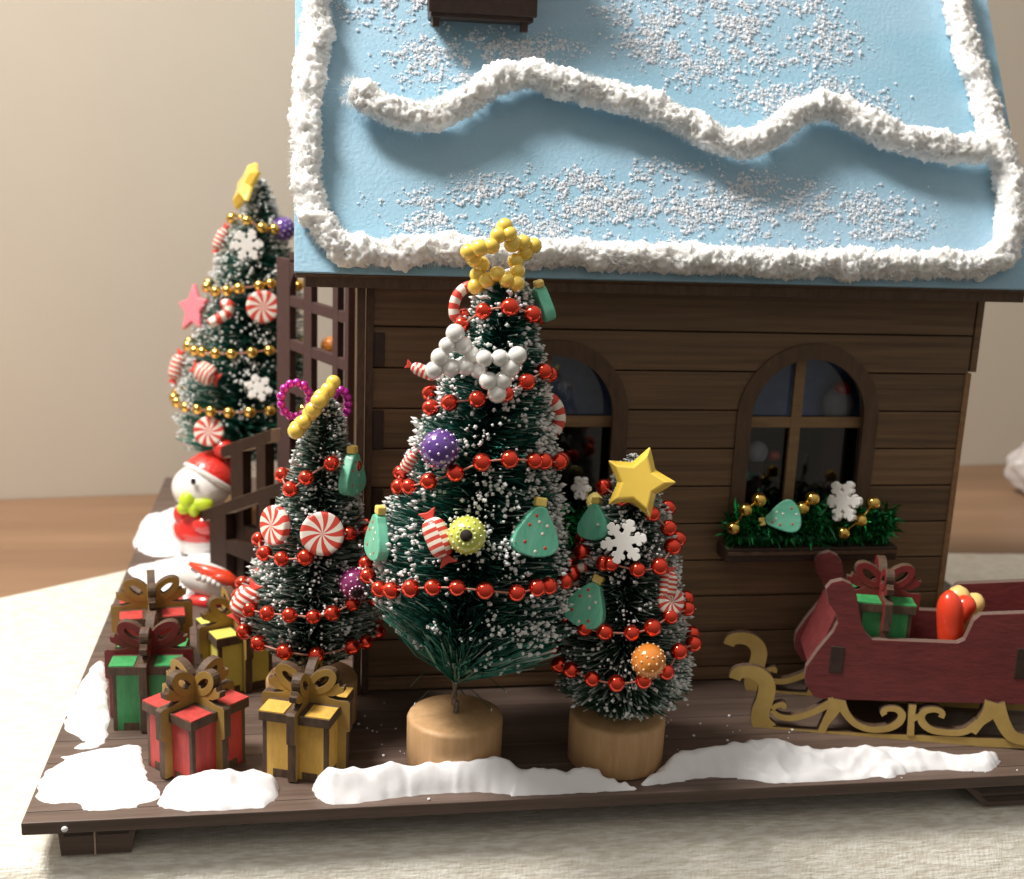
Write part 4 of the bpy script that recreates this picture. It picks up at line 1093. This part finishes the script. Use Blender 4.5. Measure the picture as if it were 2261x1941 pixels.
mb = MB(); capsule(mb, gl(1938, 1270, 32), gl(1940, 1186, 32), 3.7); capsule(mb, gl(1944, 1265, 31.5), gl(1982, 1202, 32), 3.2); capsule(mb, gl(1950, 1335, 30), gl(1972, 1236, 30), 3.9); part('yellow_half', mb, 'gummyyellow', t)

# ================================================================== porch: trellis and stair railings at the left side
DT = np.array([.41, -.912, 0]); DT /= np.linalg.norm(DT); NT = np.array([-DT[1], DT[0], 0]); NT = NT if NT[1] > 0 else -NT
TP = np.array([80., 130., 0])
def tuv(px, py, P0=TP):
    p = atplane(px, py, P0, NT); return float(np.dot(p - P0, DT)), float(p[2])
def z1(x, y): return ((340 + x / 3.42) / KP, (340 + y / 3.42) / KP)
tre = thing('trellis_panel', 'mauve brown arched trellis panel beside the house under the roof corner', 'trellis', TP + DT * -24)
ul = tuv(*z1(962, 1200))[0]; ul2 = tuv(*z1(1048, 1200))[0]
um1, um2 = tuv(*z1(1152, 1200))[0], tuv(*z1(1212, 1200))[0]
ur1, ur2 = tuv(*z1(1372, 1200))[0], tuv(*z1(1412, 1200))[0]
def tbar(name, u0, u1, z0, z1_, th=2.6, o=0.):
    mb = MB(); mb.obox(TP + DT * u0 + np.array([0, 0, z0]) + NT * (-th / 2 + o), DT * (u1 - u0), NT * th, (0, 0, z1_ - z0)); part(name, mb, 'trellis', tre, bevel=.15)
tbar('post', ul - 1.5, ul2, 0.1, 124); tbar('bar', um1, um2, 0.1, 124, 2.5); tbar('bar', ur1, ur2, .1, 124, 2.5); tbar('post', 7.0, 10, .1, 124)
zh = [np.mean([tuv(*z1(1290, y))[1] for y in (1175, 1235)])]
step = 16.0
zz = zh[0] + 1.
while zz > 4:
    for a, b_ in ((ul2, um1), (um2, ur1), (ur2, 7.0)):
        tbar('crossbar', a + .02, b_ - .02, zz - 1.9, zz + 1.9, 2.4)
    zz -= step
mb = MB()                                              # arched corner piece in the upper left opening
aw = um1 - ul2; zt0, zt1 = zh[0] + 3.0, 122.
arcp = [(ul2 - .3, 123.4)] + [(ul2 + aw * (1 - math.cos(k * math.pi / 16)) * 1.0, zt0 + 1 + (121.5 - zt0) * math.sin(k * math.pi / 16)) for k in range(0, 9)] + [(um1 + .3, 123.4)]
mb.prism(arcp, TP - NT * 1.1, DT, (0, 0, 1), NT * 2.2); part('arch_piece', mb, 'trellis', tre)
tbar('crossbar', ul2 + .02, 7.0 - .02, 124.1, 127, 2.7)

def railing(label, P0, top, postx, rail2, lowz, name='stair_railing', cut=None):
    """top: two picture points of the handrail's upper edge; built in the porch's vertical plane through P0"""
    r = thing(name, label, 'railing', (*P0[:2], 0), 'stair railings on the porch')
    a = np.array(tuv(*top[0], P0)); b_ = np.array(tuv(*top[1], P0)); s = (b_[1] - a[1]) / (b_[0] - a[0])
    zt = lambda u: a[1] + s * (u - a[0])
    th = 3.6
    mb = MB(); hr = 4.6
    mb.prism([(a[0] + .6, a[1]), (b_[0], b_[1]), (b_[0], b_[1] - hr), (a[0] + 1.2, a[1] - hr), (a[0] - .4, a[1] - hr + 1.4), (a[0] - .4, a[1] - 1.2)], np.array(P0) - NT * th / 2, DT, (0, 0, 1), NT * th, 0, 1)
    f = mb.f; 
    part('handrail', mb, ['rail', 'raw'], r, bevel=.15)
    for u0, u1 in postx:
        if u1 > b_[0]: continue
        mb = MB(); mb.prism([(u0, lowz(u0)), (u1, lowz(u1)), (u1, zt(u1) - hr - .03), (u0, zt(u0) - hr - .03)], np.array(P0) - NT * (th / 2 - .05), DT, (0, 0, 1), NT * (th - .1)); part('baluster', mb, 'rail', r, bevel=.12)
    px_ = [p for p in postx if p[1] <= b_[0]]
    for (p, q) in zip(px_, px_[1:]):
        for d0, d1 in rail2:
            mb = MB(); mb.prism([(p[1] + .02, zt(p[1]) * d0), (q[0] - .02, zt(q[0]) * d0), (q[0] - .02, zt(q[0]) * d1), (p[1] + .02, zt(p[1]) * d1)], np.array(P0) - NT * (th / 2 - .15), DT, (0, 0, 1), NT * (th - .3)); part('lower_rail', mb, 'rail', r, bevel=.12)
    return r
PN = np.array([36.9, 178.5, 0])
un = lambda px, py: tuv(px, py, PN)[0]
railing('near stair railing of dark brown wood, left of the medium tree', PN, [(411, 1033), (640, 951)],
        [(un(433, 1100), un(466, 1100)), (un(533, 1100), un(556, 1100)), (un(585, 1100), un(605, 1100))], [(.36, .52)], lambda u: max(.1, 0.1))
PF = PN + 35 * np.array([-.3, .95, 0]) / 1.0
uf = lambda px, py: tuv(px, py, PF)[0]
railing('far stair railing of dark brown wood, in front of the back left tree', PF, [(456, 902), (558, 867)],
        [(uf(475, 950), uf(500, 950)), (uf(527, 950), uf(546, 950))], [(.30, .42)], lambda u: .1)
# porch stair treads climbing to the house side
for i in range(4):
    u = 22 + i * 16; zz = 7 + i * 6
    mb = MB(); mb.obox(PN + DT * u + NT * 3 + np.array([0, 0, .1]), DT * 15.8, NT * 24, (0, 0, zz)); part('porch_step', mb, 'base', house, bevel=.2)

# ================================================================== snowman and resin ornament on the left
sc = np.array([27.5, 205., 0]); 
sm_ = thing('snowman_figure', 'small glossy snowman with red cap, jacket and lime green scarf', 'snowman', sc)
hd = aty(408, 985, 205)
mb = MB(); mb.lathe([(8, .1), (10.3, 2), (11.2, 6), (11.3, 10), (10, 15), (7, 20), (4.5, hd[2] - 9)], sc, 32); part('body', mb, 'glosswhite', sm_)
mb = MB(); mb.lathe([(11.45, 7.5), (11.9, 8), (11.8, 11), (10.6, 15.5), (7.6, 20.4), (5.6, 22.4)], sc, 32)
mb.ball(sc + np.array([-8.0, -4.5, 16.5]), 3.6, (.8, .8, 1.25), rot=np.array(Matrix.Rotation(rad(-22), 3, 'Y'))); mb.ball(sc + np.array([2.5, -10.2, 14.5]), 4.6, (1.3, .7, .85)); part('jacket', mb, 'glossred', sm_)
mb = MB(); mb.tube([sc + np.array([-7.5, -6.5, 12 + i * 1.7]) + np.array([i * .35, i * .4, 0]) for i in range(6)], .9, 8); part('jacket_trim', mb, 'glosswhite', sm_)
mb = MB(); mb.ball(hd, 11.0, (1.08, .95, .88), 32, 20); head = part('head', mb, 'glosswhite', sm_)
for q, r_ in ((aty(391, 974, 194.2), 1.35), (aty(385, 1001, 196), 1.1)):
    mb = MB(); mb.ball(q, r_, (.75, .7, 1.15) if r_ > 1.2 else (1.2, .7, .8), 12, 8); part('eye' if r_ > 1.2 else 'mouth', mb, 'black', head, org=ORG[sm_.name])
mb = MB(); ca_ = np.array([.52, .34, .8]); cb = hd + np.array([3.0, 2.0, 2.6])
mb.lathe([(11.4, 0), (11.6, 1.), (10.9, 3.5), (9.0, 7.2), (5.4, 11), (2.2, 13.6), (.6, 14.6)], cb, 32, axis=ca_); part('cap', mb, 'glitterred', sm_)
mb = MB(); mb.lathe([(11.0, -1.0), (12.0, -.5), (12.3, .35), (11.8, 1.1), (11.2, 1.0)], cb, 32, axis=ca_); part('cap_brim', mb, 'glosswhite', sm_)
pm = aty(452, 908, 204); mb = MB(); mb.ball(pm, 4.2); part('pompom', mb, 'glitterred', sm_)
kb = aty(385, 1022, 196); mb = MB(); mb.ball(kb + (-1, 0, 1.5), 3.4, (1, .8, 1.2)); mb.ball(kb + (4.5, 0, .5), 3.6, (1.3, .8, .8)); mb.ball(kb + (-2.6, 0, -1.2), 2.6); mb.ball(kb + (1.5, -.5, -1.5), 2.6, (1, 1, 1.2)); part('scarf', mb, 'limescarf', sm_)

ro = aty(415, 1180, 150)
orn = thing('resin_ornament', 'glossy white and red resin ornament lying behind the gifts', 'ornament', (ro[0], 150, 0))
def rp(x, y, Y=150): return aty(x, y, Y)
mb = MB(); pa_, pb_ = rp(362, 1150, 153), rp(478, 1196, 147); n_ = 18
mb.tube([pa_ + (pb_ - pa_) * i / n_ for i in range(n_ + 1)], [6.2 * math.sqrt(max(.03, 1 - abs(2 * i / n_ - 1) ** 3.2)) for i in range(n_ + 1)], 22)
part('body', mb, 'glosswhite', orn)
mb = MB(); mb.tube([rp(383, 1140, 147), rp(420, 1156, 144.5), rp(455, 1170, 143), rp(486, 1190, 143)], [.8, 2.2, 3.0, 2.2], 12); mb.tube([rp(420, 1163, 143), rp(450, 1170, 142), rp(488, 1188, 142.4)], [.9, 2.2, 2.4], 12)
part('red_roof', mb, 'gummyred', orn)
mb = MB()
for i in range(8):
    q = rp(402 + i * 10.4, 1168 + i * 3.6, 141.8); mb.ball(q, 1.45, seg=12, rings=8)
part('scallop_trim', mb, 'glosswhite', orn)
mb = MB(); q = rp(430, 1212, 148); mb.ball(q, 6, (1.5, 1, .55)); mb.box(ro[0] - 5, ro[0] + 6, 146, 154, .1, max(1, q[2])); part('red_base', mb, 'glossred', orn)

# ================================================================== white chenille garlands on the roof
def chenille(label, path_px, r, nf, seed, h, closed=False, flat=1.):
    rg = random.Random(seed)
    P = smooth_path([roofpt(x, y, h) for x, y in path_px], 60, closed)
    Q = [P[0]]
    for p in P:                                         # even steps of half a millimetre
        if np.linalg.norm(p - Q[-1]) >= .5: Q.append(p)
    P = Q
    mb = MB()
    L = len(P); SEG = 44
    vs = []
    for i in range(L):                                  # a crumbly cotton roll
        t = P[min(i + 1, L - 1)] - P[max(i - 1, 0)]; t = t / (np.linalg.norm(t) + 1e-9); a = np.cross(t, NR); a /= np.linalg.norm(a); b_ = np.cross(a, t)
        en = min(1., (min(i, L - 1 - i) * .5 + .4) / 4.) ** .5
        for k in range(SEG):
            g = 2 * math.pi * k / SEG; d = a * math.cos(g) + b_ * math.sin(g); q = P[i] + d * r * .8; v = Vector(q)
            n1 = noise.noise(v * .16 + Vector((seed, 0, 0))); n2 = noise.noise(v * .55); n3 = abs(noise.noise(v * 1.35)); n4 = noise.noise(v * 2.7)
            rr = r * (.78 + .34 * n1 + .18 * n2 + .28 * (n3 - .25) + .2 * n4) * en
            p = P[i] + d * rr
            hgt = np.dot(p - EAVE, NR)
            if hgt < .2: p = p + NR * (.2 - hgt)
            vs.append(p)
    fs = [(i * SEG + k, i * SEG + (k + 1) % SEG, (i + 1) * SEG + (k + 1) % SEG, (i + 1) * SEG + k) for i in range(L - 1) for k in range(SEG)]
    fs += [tuple(range(SEG))[::-1], tuple((L - 1) * SEG + k for k in range(SEG))]
    mb.add(vs, fs, 0, True)
    for i in range(nf):                                 # loose fibres sticking out
        k = rg.uniform(0, L - 1.001); j = int(k); c = P[j] + (P[j + 1] - P[j]) * (k - j)
        t = P[j + 1] - P[j]; t = t / (np.linalg.norm(t) + 1e-9); a = np.cross(t, NR); a /= np.linalg.norm(a); b_ = np.cross(a, t)
        g = rg.uniform(0, 2 * math.pi); d = a * math.cos(g) + b_ * math.sin(g) + t * rg.gauss(0, .5); d /= np.linalg.norm(d)
        Lf = r * rg.uniform(.85, 1.12)
        if np.dot(NR, c + d * Lf - EAVE) < .2: continue
        tipb = t * rg.gauss(0, .6) + np.array([rg.gauss(0, .4), rg.gauss(0, .4), -.1])
        p0 = c + d * Lf * .6; p2 = c + d * Lf + tipb
        sd = np.cross(d, (rg.gauss(0, 1), rg.gauss(0, 1), rg.gauss(0, 1))); sd /= np.linalg.norm(sd) + 1e-6; wq = rg.uniform(.05, .13)
        mb.add([p0 - sd * wq, p0 + sd * wq, p2], [(0, 1, 2)], 0, False)
    o = part('chenille_garland', mb, 'fuzz', org=P[0]); tag(o, label, 'garland')
    return o
border = [(645, -60), (640, 0), (642, 60), (627, 150), (620, 230), (618, 320), (626, 400), (652, 458), (692, 497), (760, 511), (850, 507), (940, 506), (1040, 514), (1150, 512), (1300, 522), (1500, 529), (1700, 534), (1900, 536), (1990, 533), (2030, 505), (2040, 470), (2042, 400), (2030, 325), (2006, 270), (1990, 200), (1962, 120), (1942, 40), (1930, -20), (1915, -62)]
chenille('white fluffy garland framing the edges of the blue roof', border, 5.2, 30000, 5, 3.0)
chenille('white fluffy garland waving across the middle of the blue roof', [(706, 184), (735, 192), (775, 218), (830, 234), (890, 226), (950, 200), (1000, 168), (1070, 152), (1150, 172), (1250, 196), (1330, 222), (1400, 256), (1460, 286), (1520, 292), (1570, 262), (1620, 226), (1680, 217), (1750, 250), (1830, 282), (1930, 300), (2006, 305)], 5.2, 22000, 9, 6.6)

# ================================================================== patches of white clay snow on the base
def snow(label, outline, hmax, seed, zref=1.2, tau=2.6, res=.55, ridge=None):
    P = [atz(p[0], p[1], p[2] if len(p) > 2 else zref) for p in outline]; P = [(p[0], p[1]) for p in P]
    rg = random.Random(seed)
    Q = []
    sp = smooth_path([(x, y, 0) for x, y in P], 8, closed=True)
    for p in sp: Q.append((p[0] + .8 * noise.noise((p[0] * .45, p[1] * .45, seed)) + .4 * noise.noise((p[0] * 1.2, p[1] * 1.2, seed)), max(p[1] + .8 * noise.noise((p[0] * .45, p[1] * .45, seed + 9)) + .4 * noise.noise((p[0] * 1.2, p[1] * 1.2, seed + 5)), 1.7 + .6 * noise.noise((p[0] * .3, 1., seed)))))
    A = np.array(Q); Bq = np.roll(A, -1, axis=0)
    x0, y0 = A.min(0) - 1.2; x1, y1 = A.max(0) + 1.2
    nx, ny = int((x1 - x0) / res) + 2, int((y1 - y0) / res) + 2
    gx, gy = np.meshgrid(x0 + np.arange(nx) * res, y0 + np.arange(ny) * res, indexing='ij')
    pts = np.stack([gx.ravel(), gy.ravel()], 1); dist = np.full(len(pts), 1e9); ins = np.zeros(len(pts), bool)
    for a, b_ in zip(A, Bq):
        e = b_ - a; l2 = (e ** 2).sum() + 1e-9; t = np.clip(((pts - a) @ e) / l2, 0, 1); d = np.linalg.norm(pts - (a + t[:, None] * e), axis=1); dist = np.minimum(dist, d)
        cond = (a[1] > pts[:, 1]) != (b_[1] > pts[:, 1])
        with np.errstate(divide='ignore', invalid='ignore'):
            xi = (b_[0] - a[0]) * (pts[:, 1] - a[1]) / (b_[1] - a[1]) + a[0]
        ins ^= cond & (pts[:, 0] < xi)
    sd = np.where(ins, dist, -dist)
    V_ = []
    for (x, y), s in zip(pts, sd):
        if s <= 0: z = max(-.9, s * 1.3)
        else:
            n1 = noise.noise((x * .09, y * .13, seed)); n2 = noise.noise((x * .28, y * .33, seed + 4)); n3 = abs(noise.noise((x * .16 + 3, y * .2, seed + 8)))
            hh = hmax * (.72 + .7 * n1 + .3 * n2 - .8 * n3)
            if ridge: hh += ridge[2] * math.exp(-((y - ridge[0] - .0 * x) / ridge[1]) ** 2)
            z = max(.35, hh) * (1 - math.exp(-s / tau)) + .5 * (1 - math.exp(-s / .5))
        V_.append((x, y, z - .25))
    V_ = np.array(V_).reshape(nx, ny, 3); keep = (sd > -.7).reshape(nx, ny)
    idx = -np.ones((nx, ny), int); vs = []; fs = []
    for i in range(nx):
        for j in range(ny):
            if keep[i, j]: idx[i, j] = len(vs); vs.append(V_[i, j])
    for i in range(nx - 1):
        for j in range(ny - 1):
            q = (idx[i, j], idx[i + 1, j], idx[i + 1, j + 1], idx[i, j + 1])
            if min(q) >= 0: fs.append(q)
    mb = MB(); mb.add(vs, fs, 0, True)
    o = part('snow_patch', mb, 'clay', org=(A[:, 0].mean(), A[:, 1].mean(), 0)); tag(o, label, 'snow', 'white clay snow patches on the base')
snow('wide white snow patch at the front left corner of the base', [(72, 1603), (88, 1558), (128, 1530), (118, 1524), (165, 1515), (222, 1508), (278, 1500), (288, 1520), (300, 1565), (322, 1588), (326, 1606), (300, 1616), (250, 1628), (172, 1632), (152, 1617), (100, 1618)], 2.2, 1)
snow('white snow heap leaning on the foot of the red front gift', [(318, 1627, .5), (336, 1596, 1.5), (342, 1562, 4.5), (372, 1546, 5), (420, 1541, 5), (450, 1552, 4), (500, 1541, 5), (540, 1538, 5), (556, 1562, 3), (563, 1601, 1), (522, 1638, .5), (452, 1652, .5), (382, 1640, .5)], 2.2, 2, ridge=(11., 4.2, 5.0), tau=1.6)
snow('white snow strip beside the green gift at the left edge', [(130, 1468), (140, 1420), (165, 1372), (190, 1338), (210, 1335), (218, 1400), (218, 1478), (196, 1505), (150, 1507), (170, 1492)], 3.0, 3)
snow('white snow bank in front of the pots of the two front trees', [(634, 1592, .8), (646, 1568, 3), (700, 1562, 3.5), (760, 1556, 4), (790, 1540, 5), (796, 1512, 6.5), (814, 1514, 6.5), (838, 1546, 5), (885, 1518, 6.5), (940, 1507, 7), (1000, 1514, 7), (1050, 1538, 6), (1130, 1541, 6), (1180, 1533, 6.5), (1240, 1549, 5.5), (1290, 1580, 2), (1272, 1602, .5), (1200, 1613, .4), (1100, 1615, .2), (1042, 1614, .2), (1030, 1604, .5), (960, 1598, .8), (860, 1604, .6), (760, 1617, .5), (680, 1626, .5), (642, 1610, .5)], 2.4, 4, ridge=(8.6, 4.2, 6.0), tau=1.5)
snow('long white snow bank in front of the sleigh at the right', [(1296, 1583, .8), (1325, 1556, 2), (1365, 1522, 4), (1450, 1499, 6), (1520, 1478, 6.5), (1560, 1474, 7), (1640, 1491, 6.5), (1800, 1489, 6.5), (1950, 1495, 6.5), (2008, 1489, 6.5), (2028, 1516, 4), (1996, 1556, .8), (1900, 1552, 1), (1832, 1560, .8), (1800, 1575, .5), (1770, 1569, .6), (1690, 1588, .4), (1600, 1596, .3), (1556, 1580, .6), (1450, 1568, .8), (1340, 1583, .6)], 2.4, 6, ridge=(14.0, 5.5, 5.2), tau=1.6)
snow('white snow heap on the left edge behind the snowman', [(272, 1088), (282, 1060), (292, 1042), (335, 1030), (380, 1012), (440, 1010), (440, 1080), (400, 1108), (340, 1118), (292, 1112)], 7.0, 7, zref=2, tau=5)
snow('white snow drift between the snowman and the gifts', [(258, 1150), (290, 1138), (340, 1126), (385, 1120), (450, 1120), (480, 1150), (470, 1200), (420, 1210), (340, 1205), (300, 1190), (282, 1170)], 2.6, 8)
mb = MB(); rg = random.Random(99)                        # loose crumbs of snow
for i in range(80):
    x, y = rg.choice([(rg.uniform(4, 300), rg.uniform(1, 8)), (rg.uniform(80, 100), rg.uniform(10, 60)), (rg.uniform(170, 215), rg.uniform(22, 60)), (rg.uniform(2, 60), rg.uniform(60, 180))])
    r = rg.choice([.18, .22, .3, .45]); mb.ball((x, y, r * .6), r, (1, 1, .7), 7, 5)
mb.ball((10.3, -.15, -2.0), .85, (1, .6, .9), 12, 8)
tag(part('snow_crumbs', mb, 'clay'), 'loose crumbs of white snow scattered over the base', 'snow crumbs', kind='stuff')
